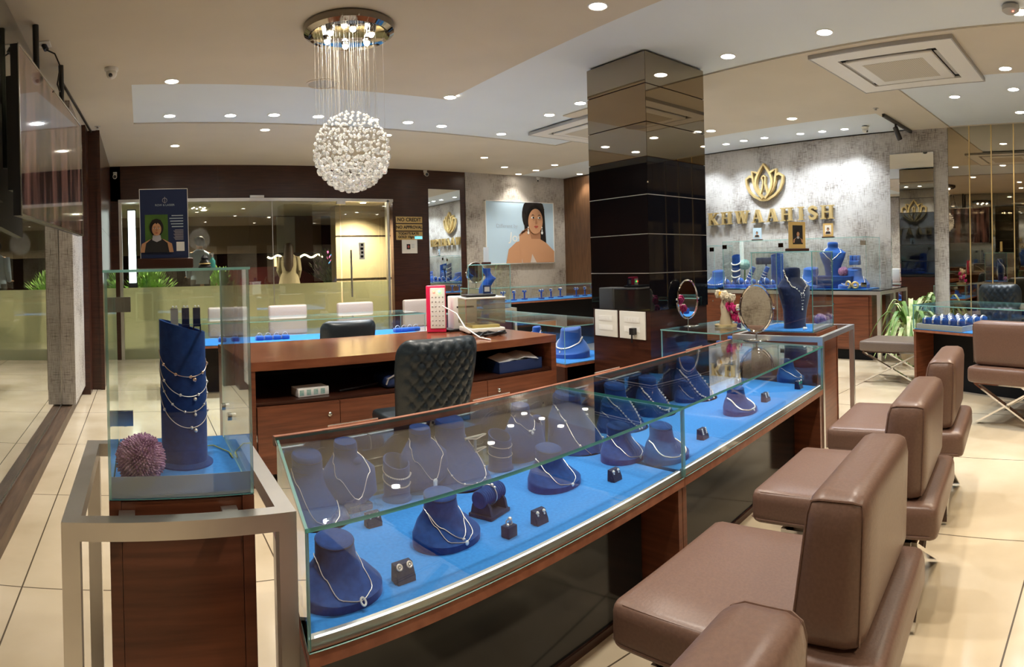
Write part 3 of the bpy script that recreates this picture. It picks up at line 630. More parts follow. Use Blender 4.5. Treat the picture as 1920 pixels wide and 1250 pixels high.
# quilted black chairs
def chair_black(label, loc, rz, quilt=True, w_=.26, top=.93):
    t = thing('quilted_office_chair', label, 'office chair', loc, rz)
    b = MB(); b.rbox(-.225, -.20, .40, .225, .25, .48, .03, 4); build('seat', b, 'leather_black', t, smooth=70, weld=True)
    # the back: a padded shell whose rear is stitched in diamonds
    b = MB(); n, mz = 44, 44; z0 = .47
    fr, bk = [], []
    for j in range(mz+1):
        for i in range(n+1):
            u = -1+2*i/n; v = j/mz
            wz = w_*(.90+.10*min(1, v*1.6)); r_ = .18
            x = u*wz; z = z0+(top-z0)*v
            # round the top corners
            if v > 1-r_*1.1 and abs(u) > 1-r_*1.6:
                du = (abs(u)-(1-r_*1.6))/(r_*1.6); dv = (v-(1-r_*1.1))/(r_*1.1); k = max(0, hypot(du, dv)-1)
                mxl = max(du, dv)
                if mxl > 1e-6:
                    f = mxl/hypot(du, dv) if hypot(du, dv) > 0 else 1
                    x = math.copysign(wz*((1-r_*1.6)+du*f*(r_*1.6)), u); z = z0+(top-z0)*((1-r_*1.1)+dv*f*(r_*1.1))
            edge = max(0, 1-abs(u)**6)*max(0, 1-abs(2*v-1)**8)
            a = (x/.072+(z-z0)/.092); c = (x/.072-(z-z0)/.092)
            q = min(abs((a+.5) % 1-.5), abs((c+.5) % 1-.5))*2
            bulge = .020*min(1, q*2.2)**.5*edge if quilt and edge > .25 else .018*edge
            curve = .10*(u*u)*.35
            bk.append((x, .03+bulge-curve*.0+.04*edge+.0, z)); fr.append((x, .0-.02*edge, z))
    W_ = n+1
    fs = []
    for j in range(mz):
        for i in range(n): fs.append((j*W_+i+1, j*W_+i, (j+1)*W_+i, (j+1)*W_+i+1))
    o_ = len(bk); fs2 = []
    for j in range(mz):
        for i in range(n): fs2.append((o_+j*W_+i, o_+j*W_+i+1, o_+(j+1)*W_+i+1, o_+(j+1)*W_+i))
    rim = [i for i in range(W_)] + [j*W_+n for j in range(1, mz+1)] + [mz*W_+i for i in range(n-1, -1, -1)] + [j*W_ for j in range(mz-1, 0, -1)]
    fs3 = [(rim[k], rim[(k+1) % len(rim)], rim[(k+1) % len(rim)]+o_, rim[k]+o_) for k in range(len(rim))]
    b.add(bk+fr, fs+fs2+fs3); 
    b.shear(lambda p: (p[0], p[1]+.22+(p[2]-z0)*.22-.10*(p[0]/w_)**2*.5, p[2])); build('backrest', b, 'leather_black', t, smooth=75)
    b = MB(); b.tube([(0,0,.10),(0,0,.42)], .028, 12); build('gas_lift', b, 'chrome', t)
    for k in range(5):
        a = 2*pi*k/5; b = MB(); bar(b, (0,0,.10), (.28*cos(a), .28*sin(a), .065), .03, .025, (0,0,1)); b.ball((.29*cos(a), .29*sin(a), .028), .028, 10, 6); build('leg', b, 'chrome', t)
    return t
# seen from the counter: backs towards the viewer
p = at(818, 640, .90)
chair_black('black diamond-quilted chair between the desk and the sales counter', (1.60, 2.98+.42, 0), pi+.02, True, .255, .95)
chair_black('black chair with plain back beyond the desk, before the back counter', (1.77+.12, 5.75, 0), pi+.0, False, .27, .87)
p = hitx(1880, 560, 7.1)
chair_black('black quilted chair before the mirrored bay, at the right picture edge', (7.30, 1.32, 0), pi/2, True, .25, 1.02)
# ---------------------------------------------------------------- counter under the shop sign
TX0, TX1, TY0, TY1, TZ = 7.40, 7.94, 2.95, 7.2, .92
tc = thing('wall_counter', 'wooden counter with steel frame under the gold shop sign', 'counter')
b = MB(); b.box(TX0, TY0, TZ-.06, TX1, TY1, TZ-.012); build('top_rail', b, 'steel_brushed', tc, smooth=0)
b = MB(); b.box(TX0+.005, TY0+.005, TZ-.012, TX1, TY1, TZ); build('counter_top', b, 'black_gloss', tc, smooth=0)
for (x, y) in ((TX0, TY0), (TX1-.05, TY0), (TX0, TY1-.05)): b = MB(); b.box(x, y, 0, x+.05, y+.05, TZ-.06); build('leg', b, 'steel_brushed', tc, smooth=0)
b = MB(); b.box(TX0+.02, TY0+.13, .14, TX1-.02, TY1-.05, TZ-.06); build('cabinet', b, 'wood_red', tc, smooth=0)
b = MB(); b.box(TX0+.06, TY0+.15, 0, TX1-.02, TY1-.05, .14); build('plinth', b, 'black_matte', tc, smooth=0)
for k in range(4):
    y0 = TY0+.17+k*1.0; b = MB(); b.box(TX0+.006, y0, .17, TX0+.021, y0+.985, TZ-.09); d_ = build('door', b, 'wood_red', tc, smooth=0)
    b = MB(); b.tube([(TX0+.006, y0+.5, .74), (TX0-.004, y0+.5, .74)], .010, 10); build('lock', b, 'steel', d_)
wc = thing('glass_display_case', 'long glass display case on the counter under the shop sign', 'display case')
x0, x1, y0, y1, z0, z1 = 7.45, 7.93, 3.16, 5.46, TZ, 1.62
b = MB(); b.box(x0+.01, y0+.01, z0, x1-.01, y1-.01, z0+.012); build('felt_base', b, 'felt_blue', wc, smooth=0)
for nm, q in (('glass_top', (x0, y0, z1-.006, x1, y1, z1)), ('glass_side', (x0+.006, y0, z0, x1, y0+.006, z1-.006)), ('glass_side', (x0+.006, y1-.006, z0, x1, y1, z1-.006)), ('glass_front', (x0, y0, z0, x0+.006, 4.45, z1-.006)), ('glass_front', (x0, 4.456, z0, x0+.006, y1, z1-.006))):
    b = MB(); pane(b, *q); build(nm, b, GLL, wc, smooth=0)
for (y, z) in ((3.20, 1.54), (4.45, 1.54), (5.42, 1.54), (3.20, .99)): b = MB(); b.box(x0-.004, y-.04, z-.03, x0-.001, y+.04, z+.03); build('clamp', b, 'bronze_mirror', wc, smooth=0)
w2 = thing('glass_display_case', 'second glass case on the wall counter, half hidden by the mirrored pillar', 'display case')
for nm, q in (('glass_top', (7.45, 5.62, 1.564, 7.93, 6.9, 1.57)), ('glass_front', (7.45, 5.62, TZ, 7.456, 6.9, 1.564)), ('glass_side', (7.456, 5.62, TZ, 7.93, 5.626, 1.564))):
    b = MB(); pane(b, *q); build(nm, b, GLL, w2, smooth=0)
b = MB(); b.box(7.46, 5.63, TZ, 7.92, 6.89, TZ+.012); build('felt_base', b, 'felt_blue', w2, smooth=0)
b = MB(); b.box(7.446, 5.62, 1.48, 7.449, 5.70, 1.54); build('clamp', b, 'bronze_mirror', w2, smooth=0)
# ================================================================ jewellery displays
class Form:
    def __init__(s, rs, s_=1.0): s.r = [(cy_*s_, z*s_, rx*s_, ry*s_, tl) for cy_, z, rx, ry, tl in rs]; s.k = s_
    def surf(s, ph, lv, off=0.0):
        lv = max(0, min(len(s.r)-1, lv)); i = min(int(lv), len(s.r)-2); f = lv-i; f = f*f*(3-2*f)
        a = [s.r[i][q]*(1-f)+s.r[i+1][q]*f for q in range(5)]
        sx, sy = sin(ph), -cos(ph); x = (a[2]+off)*math.copysign(abs(sx)**.9, sx); y = a[0]+(a[3]+off)*sy
        return (x, y, a[1]+a[4]*(y-a[0])+off*.7)
    def mesh(s, n=28, sub=3):
        b = MB(); L_ = (len(s.r)-1)*sub
        b.rings([[s.surf(2*pi*k/n, i/sub) for k in range(n)] for i in range(L_+1)]); return b
LOW = [(0,0,.110,.084,0),(0,.028,.110,.084,.12),(.004,.046,.092,.074,.32),(.016,.068,.063,.056,.30),(.022,.088,.054,.047,.22),(.026,.120,.051,.045,.20),(.026,.130,.050,.044,.20),(.026,.133,.045,.039,.20)]
SHOULDER = [(.02,0,.070,.050,0),(.02,.02,.070,.050,0),(.0,.06,.098,.055,.15),(.01,.13,.098,.045,.25),(.022,.165,.060,.038,.25),(.028,.180,.040,.036,.2),(.030,.215,.040,.036,.15),(.030,.224,.037,.034,.15)]
SLOPE = [(0,0,.095,.100,0),(0,.012,.095,.100,.35),(.01,.06,.080,.085,.55),(.03,.105,.052,.052,.45),(.04,.130,.044,.042,.25),(.045,.165,.044,.042,.15),(.045,.172,.040,.038,.15)]
BUST = [(.0,0,.112,.070,0),(.0,.03,.108,.066,0),(-.005,.14,.125,.068,0),(-.005,.25,.172,.075,0),(.005,.325,.192,.066,.1),(.018,.372,.120,.056,.2),(.022,.395,.076,.058,.1),(.022,.450,.078,.060,.05),(.022,.470,.070,.054,0),(.022,.476,.045,.035,0)]
def place(o, p, rz): o.location = p; o.rotation_euler = (0, 0, rz); return o
def display(form, p, rz, label, mt='velvet_blue', name='necklace_bust', lip=True):
    o = build(name, form.mesh(), mt, None, p, rz, 60); tag(o, label, 'necklace stand')
    if lip:
        b = MB(); b.tube([form.surf(2*pi*k/24, len(form.r)-2.3, .0005) for k in range(24)], .0012*form.k, 5, True); build('seam', b, 'velvet_dark', o)
    return o
def necklace(form, p, rz, label, neck=4.2, low=1.3, phm=1.7, r=.0011, mt='silver', pend='oval', beads=0, beadr=.004, shape='v', strands=1, bm='gem'):
    off = .0022
    def lv(ph):
        u = min(1, abs(ph)/phm); f = (1-u) if shape == 'v' else cos(u*pi/2)**.8
        return neck-(neck-low)*f
    b = MB(); NP = 40
    for s_ in range(strands):
        lo_ = low+(neck-low)*.30*s_
        def lv(ph, lo_=lo_):
            u = min(1, abs(ph)/phm); f = (1-u) if shape == 'v' else cos(u*pi/2)**.8
            return neck-(neck-lo_)*f
        b.tube([form.surf(-phm*1.25+2.5*phm*i/NP, lv(-phm*1.25+2.5*phm*i/NP), off) for i in range(NP+1)], r, 5)
        if s_ == 0: lv0 = lv
        if s_ == 1: q = form.surf(.0, lv(0), off); b.box(q[0]-.005, q[1]-.004, q[2]-.010, q[0]+.005, q[1]+.001, q[2])
    if beads:
        for i in range(beads):
            ph = -phm*.98+2*phm*.98*i/(beads-1); b.ball(form.surf(ph, lv0(ph), off+beadr*.4), beadr, 8, 5)
    o = build('necklace', b, mt, None, p, rz, 60); tag(o, label, 'necklace')
    q = form.surf(0, lv0(0), off); q2 = form.surf(0, lv0(0)-.25, off); b = MB()
    if pend == 'oval':
        b.torus((q2[0], q2[1]-.002, q2[2]), .0075, .0028, (0,-1,.75), 16, 6, .85, 1.2)
    elif pend == 'drop': b.ball((q[0], q[1]-.003, q[2]-.003), .0045, 8, 5); b.ball((q2[0], q2[1]-.003, q2[2]-.004), .006, 10, 6, sz=1.7)
    elif pend == 'stone': b.ball((q[0], q[1]-.002, q[2]-.002), .0075, 8, 5, .9, .6)
    elif pend == 'bow':
        for s_ in (-1, 1): b.ball((q[0]+s_*.010, q[1]-.002, q[2]+.004), .010, 8, 5, 1, .4, .45)
        b.ball((q[0], q[1]-.004, q[2]-.006), .007, 8, 5)
    elif pend == 'lariat':
        for s_ in (-1, 1):
            for j in range(7): f = form.surf(s_*.10*(1-j/7), lv0(0)-.16*j, off+.002); b.ball(f, .0036*form.k, 7, 4)
        f = form.surf(0, lv0(0)-1.15, off+.002); b.ball(f, .008*form.k, 8, 5, 1.3, .6)
    elif pend == 'pear': b.ball((q[0], q[1]-.004, q[2]-.002), .010, 8, 5, 1, .5); b.ball((q2[0], q2[1]-.006, q2[2]-.008), .008, 8, 5, sz=1.8)
    else: return o
    build('pendant', b, bm, o, smooth=20); return o
def counter_pt(px, py, lim=1.83):
    p = at(px, py, ZB); c_ = w2c(p[0], p[1]); k = min(1, lim/c_[1]); x_, y_ = c_[0]*k, c_[1]*k
    x_ = max(x_, .53+(y_-CF)/(CB-CF)*.205+.115); x_ = x_ if not 1.90 < x_ < 2.01 else 1.90; y_ = max(y_, CF+.09) if py < 1060 else y_
    q_ = c2w(x_, y_); return (q_[0], q_[1], ZB)
def cbust(px, py, form, lab, nk=None, dr=0.0, neck_label=None, **k):
    p = counter_pt(px, py); display(form, p, T+dr, lab)
    if neck_label: necklace(form, p, T+dr, neck_label, **k)
fL, fL2, fS, fP = Form(LOW), Form(LOW, .88), Form(SHOULDER), Form(SLOPE, 1.05)
D = 'blue velvet bust'
mat('silver', (.97,.90,.88), .38, .85)
# near counter, front row
cbust(628, 1118, fL, 'low blue velvet bust in the front corner of the near counter', dr=.15, neck_label='necklace with open oval pendant in the front corner of the near counter', pend='oval', low=1.25)
cbust(838, 1012, fL, 'low blue velvet bust carrying two thin chains, behind the round earrings', dr=.1, neck_label='double necklace with a red stone and a clear stone, behind the round earrings', pend='stone', low=1.3, strands=2)
cbust(1040, 908, fL, 'low blue velvet bust right of the ribbed bangle holder', dr=.05, neck_label='necklace with small double stone pendant, right of the bangle holder', pend='stone', low=1.3)
cbust(1170, 858, fL, 'low blue velvet bust at the front near the joint of the two counters', neck_label='necklace with square stone at the front near the joint of the counters', pend='stone', low=1.35)
# near counter, second row
cbust(592, 962, Form(SLOPE, 1.15), 'tall sloping blue bust at the left end of the near counter', dr=.1, neck_label='necklace with pearl drop at the left end of the near counter', pend='drop', low=1.6, neck=3.6)
cbust(862, 900, Form(SLOPE, 1.3), 'wide sloping blue bust with a dangling-stone necklace, middle of the near counter', neck_label='necklace with small dangling stones, middle of the near counter', pend='none', beads=9, beadr=.004, low=1.9, neck=3.4, shape='u')
cbust(1170, 800, Form(SLOPE, 1.2), 'blue bust with the long sparkling lariat, near the joint of the counters', neck_label='sparkling stone lariat necklace near the joint of the counters', pend='lariat', beads=34, beadr=.0042, low=2.0, neck=3.6)
cbust(1085, 838, Form(SLOPE, 1.35), 'broad blue bust with clover-like white motifs on a chain', neck_label='chain necklace with seven white square motifs', pend='none', beads=8, beadr=.0062, low=1.0, neck=3.6, r=.0012)
# near counter, back row
cbust(556, 868, Form(SLOPE, .95), 'blue bust at the back left corner of the near counter', dr=.1, neck_label='thin chain on the bust at the back left corner of the near counter', pend='none', low=2.4)
cbust(655, 842, fS, 'shouldered blue bust at the back of the near counter, left of the bracelet drums', neck_label='thin chain on the shouldered bust at the back left', pend='none', low=2.0, neck=5)
cbust(796, 822, fS, 'shouldered blue bust behind the first bracelet drum', neck_label='long chain with pale bar pendant behind the first bracelet drum', pend='pear', low=2.0, neck=5)
cbust(985, 772, fS, 'shouldered blue bust at the back by the black quilted chair', neck_label='choker chain at the back by the black quilted chair', pend='bow', low=3.2, neck=5)
cbust(1062, 752, fS, 'shouldered blue bust at the back before the counter joint', neck_label='stone choker at the back before the counter joint', pend='bow', low=3.2, neck=5, beads=16, beadr=.003)
# far counter
cbust(1250, 858, fL, 'low blue bust behind the glass joint with the bow necklace', neck_label='rigid necklace with bow pendant behind the glass joint', pend='bow', low=1.7, neck=3.0, shape='u', r=.0028)
cbust(1388, 772, fL, 'low blue bust with a thick white collar, front of the far counter', neck_label='thick white stone collar at the front of the far counter', pend='bow', low=1.7, neck=3.2, shape='u', r=.0045)
cbust(1482, 712, fL, 'low blue bust at the right end of the far counter', neck_label='thin necklace at the right end of the far counter', pend='bow', low=1.8, neck=3.5)
cbust(1302, 745, Form(SLOPE, 1.35), 'big sloping blue bust with a heavy stone necklace, middle of the far counter', neck_label='heavy stone necklace with pear drop, middle of the far counter', pend='pear', beads=40, beadr=.0062, low=1.3, neck=3.6)
cbust(1228, 728, Form(SLOPE, 1.1), 'blue bust with graduated white stones, left back of the far counter', neck_label='graduated white stone necklace, left back of the far counter', pend='bow', beads=30, beadr=.0055, low=2.2, neck=3.6, shape='u')
cbust(1150, 718, fL2, 'small blue bust at the back left of the far counter', neck_label='short necklace with pale pendant at the back left of the far counter', pend='pear', low=2.3)
cbust(1290, 690, fL2, 'blue bust at the back of the far counter under the pillar', neck_label='fine chain at the back of the far counter under the pillar', pend='none', low=1.8, shape='u')
# slim busts with a round head
def slim(px, py, h, lab, nlab):
    p = counter_pt(px, py); t = thing('slim_necklace_stand', lab, 'necklace stand', p, T)
    b = MB(); b.rings([[(x*w_, y0+y*.011, z) for x, y in ((-1,-1),(1,-1),(1,1),(-1,1))] for w_, y0, z in ((.032,-.012,.022),(.036,.0,h*.45),(.052,.014,h*.82),(.046,.018,h*.84))]); build('body', b, 'velvet_blue', t)
    b = MB(); b.rbox(-.045, -.035, 0, .045, .035, .024, .006, 2); build('base', b, 'velvet_blue', t)
    b = MB(); b.tube([(0, .012, h*.80), (0, .006, h*.92)], [.018, .020], 16); b.ball((0, .004, h*.94), .024, 16, 8, 1, 1, .55); build('head', b, 'velvet_blue', t)
    b = MB(); b.tube([(-.022,.004,h*.86),(-.024,-.006,h*.76),(0,-.020,h*.48),(.024,-.006,h*.76),(.022,.004,h*.86)], .0016, 5); o = build('necklace', b, 'silver', None, p, T); tag(o, nlab, 'necklace')
    b = MB(); b.ball((0,-.023,h*.46), .006, 8, 5, 1, .6); b.ball((0,-.024,h*.42), .004, 8, 5); build('pendant', b, 'gem', o, smooth=20)
slim(668, 918, .17, 'slim blue necklace stand with round head, left of the first bracelet drum', 'fine necklace with drop on the slim stand left of the first drum')
slim(1008, 842, .17, 'slim blue necklace stand with round head, right of the second bracelet drum', 'fine necklace with square stone on the slim stand right of the second drum')
def drum(p, rz, r, h, lab, cut=.03, name='bracelet_drum', mt='velvet_blue', ring=True):
    n = 40; b = MB(); O, I = [], []
    def top(a): return h-cut*(.5+.5*cos(a))
    def pt(rr, a, z): return (rr*sin(a), -rr*cos(a), z)
    b.rings([[pt(r, 2*pi*k/n, 0) for k in range(n)], [pt(r, 2*pi*k/n, top(2*pi*k/n)) for k in range(n)], [pt(r*.90, 2*pi*k/n, top(2*pi*k/n)) for k in range(n)], [pt(r*.90, 2*pi*k/n, h*.55) for k in range(n)], [pt(.001, 2*pi*k/n, h*.55) for k in range(n)]], cap=False)
    o = build(name, b, mt, None, p, rz, 50); tag(o, lab, 'bracelet stand')
    if ring: b = MB(); b.lathe([(r*1.14, 0), (r*1.14, .006), (r*1.02, .014), (r, .014)], 32); build('foot', b, mt, o)
    return o
def loop(p, rz, r, z0, z1, lab, beads=0, mt='silver', br=.003, cat='bracelet', th=.0016, name='bracelet'):
    b = MB(); P_ = [((r+.002)*sin(a), -(r+.002)*cos(a), z1-(z1-z0)*(.5+.5*cos(a))) for a in [2*pi*i/40 for i in range(40)]]
    b.tube(P_, th, 5, True)
    if beads:
        for i in range(beads):
            a = -1.4+2.8*i/(beads-1) if beads > 1 else 0; b.ball(((r+.004)*sin(a), -(r+.004)*cos(a), z1-(z1-z0)*(.5+.5*cos(a))), br, 8, 5)
    return tag(build(name, b, mt, None, p, rz, 60), lab, cat)
p = counter_pt(744, 912); drum(p, T, .046, .150, 'hollow blue drum with bracelets, left of the dangling-stone necklace', .035)
loop(p, T, .046, .082, .115, 'beaded bracelet, upper one on the left blue drum', 20)
loop(p, T, .046, .052, .085, 'plain curved bracelet, lower one on the left blue drum', 0, th=.0024)
p = counter_pt(938, 858); drum(p, T, .046, .150, 'hollow blue drum with bracelets, right of the dangling-stone necklace', .035)
loop(p, T, .046, .090, .108, 'chain bracelet with three stones, upper one on the right blue drum', 3)
loop(p, T, .046, .055, .070, 'chain bracelet with one stone, lower one on the right blue drum', 1)
# ribbed bangle roll
p = counter_pt(918, 962)
t = thing('bangle_holder', 'ribbed blue bangle roll on a two-armed stand in the near counter', 'bangle stand', p, T+.25)
b = MB(); b.rbox(-.055,-.045,0,.055,.045,.012,.003,2); build('base', b, 'velvet_dark', t)
for sx in (-1, 1):
    b = MB(); pr = [(-.040,.012),(.040,.012),(.034,.040),(.024,.052),(.012,.040),(-.012,.040),(-.024,.052),(-.034,.040)]
    b.add([(sx*.048, y, z) for y, z in pr]+[(sx*.038, y, z) for y, z in pr], [tuple(range(8)), tuple(range(8,16))[::-1]]+[(i,(i+1)%8,8+(i+1)%8,8+i) for i in range(8)]); build('arm', b, 'velvet_dark', t, smooth=0)
b = MB(); prof = [(.001, -.062)]+[(.026+(.003 if i % 2 else 0), -.060+.12*i/24) for i in range(25)]+[(.001, .062)]
b.lathe(prof, 24); b.xf(Matrix.Translation((0,0,.062)) @ Matrix.Rotation(pi/2, 4, 'Y')); build('roll', b, 'velvet_blue', t)
b = MB(); b.torus((0,0,.062), .031, .002, (1,0,0)); b.ball((0,-.012,.094), .006, 8, 5); b.ball((0,-.022,.088), .005, 8, 5); tag(build('bangle', b, 'silver', None, p, T+.25), 'silver bangle with stones around the ribbed blue roll', 'bangle')
def estand(px, py, lab, elab, kind='ring', s_=1.0, dr=0, em='gem'):
    p = counter_pt(px, py); t = thing('earring_stand', lab, 'earring stand', p, T+dr)
    b = MB(); w_, d_, h_ = .024*s_, .016*s_, .042*s_
    b.rings([[(-w_, -d_, 0), (w_, -d_, 0), (w_, d_, 0), (-w_, d_, 0)], [(-w_, -d_*.9, h_*.3), (w_, -d_*.9, h_*.3), (w_, d_, h_*.3), (-w_, d_, h_*.3)], [(-w_, -d_*.1, h_*.95), (w_, -d_*.1, h_*.95), (w_, d_*.9, h_), (-w_, d_*.9, h_)]]); build('block', b, 'velvet_dark', t, smooth=0)
    b = MB(); b.tube([(-w_*1.1, -d_*.2, .008), (w_*1.1, -d_*.2, .008)], .009*s_, 12); build('roll', b, 'velvet_dark', t)
    for sx in (-1, 1):
        b = MB(); c = (sx*w_*.58, -d_*.35, h_*.86)
        if kind == 'ring': b.torus(c, .0062*s_, .0024*s_, (0,-1,.6), 16, 6); b.ball(c, .003, 8, 5)
        elif kind == 'bar':
            for j in range(4): b.ball((c[0], c[1]-.002*j, c[2]-.007*j+.006), .0036*s_, 7, 4)
        elif kind == 'green': b.ball((c[0], c[1]-.003, c[2]+.008), .0055, 8, 5); b.ball((c[0], c[1]-.005, c[2]-.006), .0045, 8, 5, sz=1.9, mi=1)
        else: b.ball(c, .0058*s_, 7, 4); b.ball((c[0], c[1]-.002, c[2]-.008), .0035*s_, 7, 4)
        o = build('earring', b, ['silver', 'gem_green'] if kind == 'green' else ['silver' if kind == 'ring' else em, 'gem_green'], None, p, T+dr, 20); tag(o, elab, 'earring', 'pair: '+elab)
estand(757, 1088, 'small blue earring stand at the front, between the two front left busts', 'round open earring at the front of the near counter', 'ring', 1.1)
estand(700, 985, 'small blue earring stand behind the front left busts', 'stone earring behind the front left busts', 'stud', 1.0)
estand(1012, 980, 'small blue earring stand left of the third front bust', 'cluster stud earring left of the third front bust', 'stud')
estand(1153, 900, 'small blue earring stand before the bust by the counter joint', 'square stud earring before the bust by the counter joint', 'stud')
estand(1318, 822, 'small blue earring stand at the front right of the glass joint', 'long bar earring at the front right of the glass joint', 'bar', 1.1)
estand(1436, 752, 'small blue earring stand right of the thick white collar', 'long bar earring right of the thick white collar', 'bar', 1.15)
estand(1498, 728, 'small blue earring stand at the right end of the far counter', 'green drop earring at the right end of the far counter', 'green', 1.15)
estand(1385, 722, 'plain blue earring stand near the mirror foot in the far counter', 'small stud earring near the mirror foot in the far counter', 'stud', 1.1)
estand(1178, 748, 'blue earring stand behind the lariat necklace', 'rose drop earring behind the lariat necklace', 'bar', 1.0)
p = counter_pt(955, 1005); b = MB(); b.rbox(-.020,-.016,0,.020,.016,.034,.003,2); tag(build('ring_cushion', b, 'velvet_dark', None, p, T+.1), 'small dark blue ring cushion at the front of the near counter', 'ring stand')
b = MB(); b.torus((0,0,.041), .009, .0018, (.8,.6,0)); b.ball((.0,-.004,.052), .007, 8, 5); b.ball((-.012,-.006,.038), .005, 8, 5); tag(build('ring', b, 'silver', None, p, T+.1), 'silver cluster ring on the small dark blue cushion', 'ring')
# T-bar stand at the back
p = counter_pt(890, 800); t = thing('bracelet_bar_stand', 'grey T-bar stand with two bars at the back of the near counter', 'bracelet stand', p, T)
b = MB(); b.rbox(-.03,-.02,0,.03,.02,.01,.003,2); build('base', b, 'grey_plastic', t); b = MB(); b.tube([(0,0,.01),(0,0,.15)], .006, 8); build('post', b, 'grey_plastic', t)
for z in (.10, .15): b = MB(); b.tube([(-.05,0,z),(.05,0,z)], .006, 8); build('crossbar', b, 'grey_plastic', t)
for z, lb in ((.10, 'lower'), (.15, 'upper')): b = MB(); b.tube([(-.05,-.008,z+.004),(0,-.011,z-.006),(.05,-.008,z+.004)], .002, 5); tag(build('bracelet', b, 'silver', None, p, T), 'silver bracelet on the %s bar of the grey T-bar stand' % lb, 'bracelet')

# ---------------------------------------------------------------- inside the tall foreground case
cp0 = at(347, 866, .848); cp0 = (cp0[0], cp0[1], .848)
n = 48; b = MB(); R_ = .0605
def ctop(a): return .372+.022*cos(a-pi*1.15)*1.0
def cpt(rr, a, z): return (rr*sin(a), -rr*cos(a), z)
# cut slanting: high on the left, low on the right
def ctop(a): return .362-.018*sin(a)
b.rings([[cpt(R_, 2*pi*k/n, 0) for k in range(n)], [cpt(R_, 2*pi*k/n, ctop(2*pi*k/n)) for k in range(n)], [cpt(R_-.006, 2*pi*k/n, ctop(2*pi*k/n)) for k in range(n)], [cpt(R_-.006, 2*pi*k/n, .325) for k in range(n)], [cpt(.001, 2*pi*k/n, .325) for k in range(n)]], cap=False)
cyl = build('necklace_column', b, 'velvet_blue', None, cp0, 0, 50); tag(cyl, 'tall blue velvet column draped with four chains in the foreground case', 'necklace stand')
b = MB(); b.lathe([(.075, 0), (.075, .004), (.066, .010), (.0605, .011)], 40); build('foot', b, 'velvet_blue', cyl)
for (zl, zr, dip, nb, br, lb) in ((.30, .285, .235, 5, .0052, 'topmost rose chain with small stones on the tall blue column'), (.27, .235, .185, 4, .0042, 'second chain with flower pendant on the tall blue column'), (.255, .215, .145, 6, .0036, 'third chain with white stones on the tall blue column'), (.20, .165, .105, 3, .0045, 'lowest looping chain on the tall blue column')):
    b = MB(); pts = []
    for i in range(41):
        a = -1.75+3.5*i/40; f = cos(a/1.75*pi/2)**.85; zz = (zl+(zr-zl)*i/40)*(1-f)+dip*f; pts.append(cpt(R_+.002, a+.25, zz))
    b.tube(pts, .0010, 5)
    for i in range(nb): k = int(6+28*i/max(1, nb-1)); b.ball(pts[k], br, 8, 5)
    b.ball((pts[22][0], pts[22][1]-.003, pts[22][2]-.008), br*1.2, 8, 5)
    tag(build('necklace', b, 'rose_gold' if zl == .30 else 'silver', None, cp0, 0), lb, 'necklace')
for k, dx in enumerate((-.018, .012, .042)):
    t = thing('earring_stand', ['left', 'middle', 'right'][k]+' of the three small chair-shaped earring stands on the blue column', 'earring stand', (cp0[0]+dx, cp0[1]+.02, cp0[2]+.325))
    b = MB(); b.box(-.010,-.006,.032,.010,.006,.038); b.box(-.010,.003,.038,.010,.006,.082); build('back', b, 'velvet_dark' if k else 'grey_plastic', t, smooth=0)
    for sx in (-1, 1):
        for sy in (-1, 1): b = MB(); b.box(sx*.009-.0012, sy*.005-.0012, 0, sx*.009+.0012, sy*.005+.0012, .032); build('leg', b, 'black_plastic', t, smooth=0)
    b = MB(); b.ball((-.004, .0, .086), .003, 7, 4); b.ball((.005, 0, .086), .003, 7, 4); o = build('earring', b, 'gem', None, t.location, 0, 20); tag(o, 'stone earrings on the '+['left', 'middle', 'right'][k]+' of the three small stands on the blue column', 'earring')
def pompom(p, R_, mt, label, n=900, ln=.70, name='flower_ball'):
    b = MB(); ga = pi*(3-5**.5)
    for i in range(n):
        z = 1-2*(i+.5)/n; a = ga*i; q = (1-z*z)**.5; d = Vector((q*cos(a), q*sin(a), z)); u = d.orthogonal().normalized(); v = d.cross(u)
        rr = R_*random.uniform(.93, 1.05); w_ = R_*.060
        b.tube([d*rr*ln, d*rr*.86+u*w_*.3, d*rr], [w_*.5, w_*1.1, w_*.45], 4, cap=True)
    b.ball((0,0,0), R_*.78, 14, 9)
    return tag(build(name, b, mt, None, p, 0, 0), label, 'flower')
q = at(256, 884, .848); pompom((q[0]+.012, QY0+.085, .848+.060), .060, 'flower_purple', 'purple spiky flower ball in the tall foreground display case')
b = MB(); P_ = [(at(x, y, .850)[0], at(x, y, .850)[1], .851) for x, y in ((386, 836), (400, 835), (430, 848), (448, 858), (452, 852), (462, 848))]
P_ = [(min(x, QX1-.012), min(max(y, QY0+.05), QY1-.012), z) for x, y, z in P_]
b.tube(P_, .0015, 5); tag(build('cord', b, 'cable_yellow'), 'thin yellow cord lying on the felt of the foreground case', 'cord')
# ---------------------------------------------------------------- inside the far case: large bust
c = c2w(4.225, 1.60); BR = T-.30
fb = Form(BUST, .92); display(fb, (c[0], c[1], .848), BR, 'tall dark blue bust inside the glass case on the far steel stand', 'velvet_dark', lip=False)
necklace(fb, (c[0], c[1], .848), BR, 'stone lariat necklace on the tall bust in the far glass case', neck=7.0, low=3.25, phm=1.9, pend='lariat', beads=40, beadr=.0055)
c = c2w(4.37, 1.45); pompom((c[0], c[1], .848+.045), .045, 'flower_purple', 'purple flower ball inside the glass case on the far stand', 420)
c = c2w(4.08, 1.47); b = MB(); b.ball((-.012,0,.012), .012, 10, 6); b.ball((.014,0,.010), .010, 10, 6); tag(build('earring', b, 'gem', None, (c[0], c[1], .848), 0, 20), 'pair of sparkling earrings at the foot of the tall dark bust', 'earring')
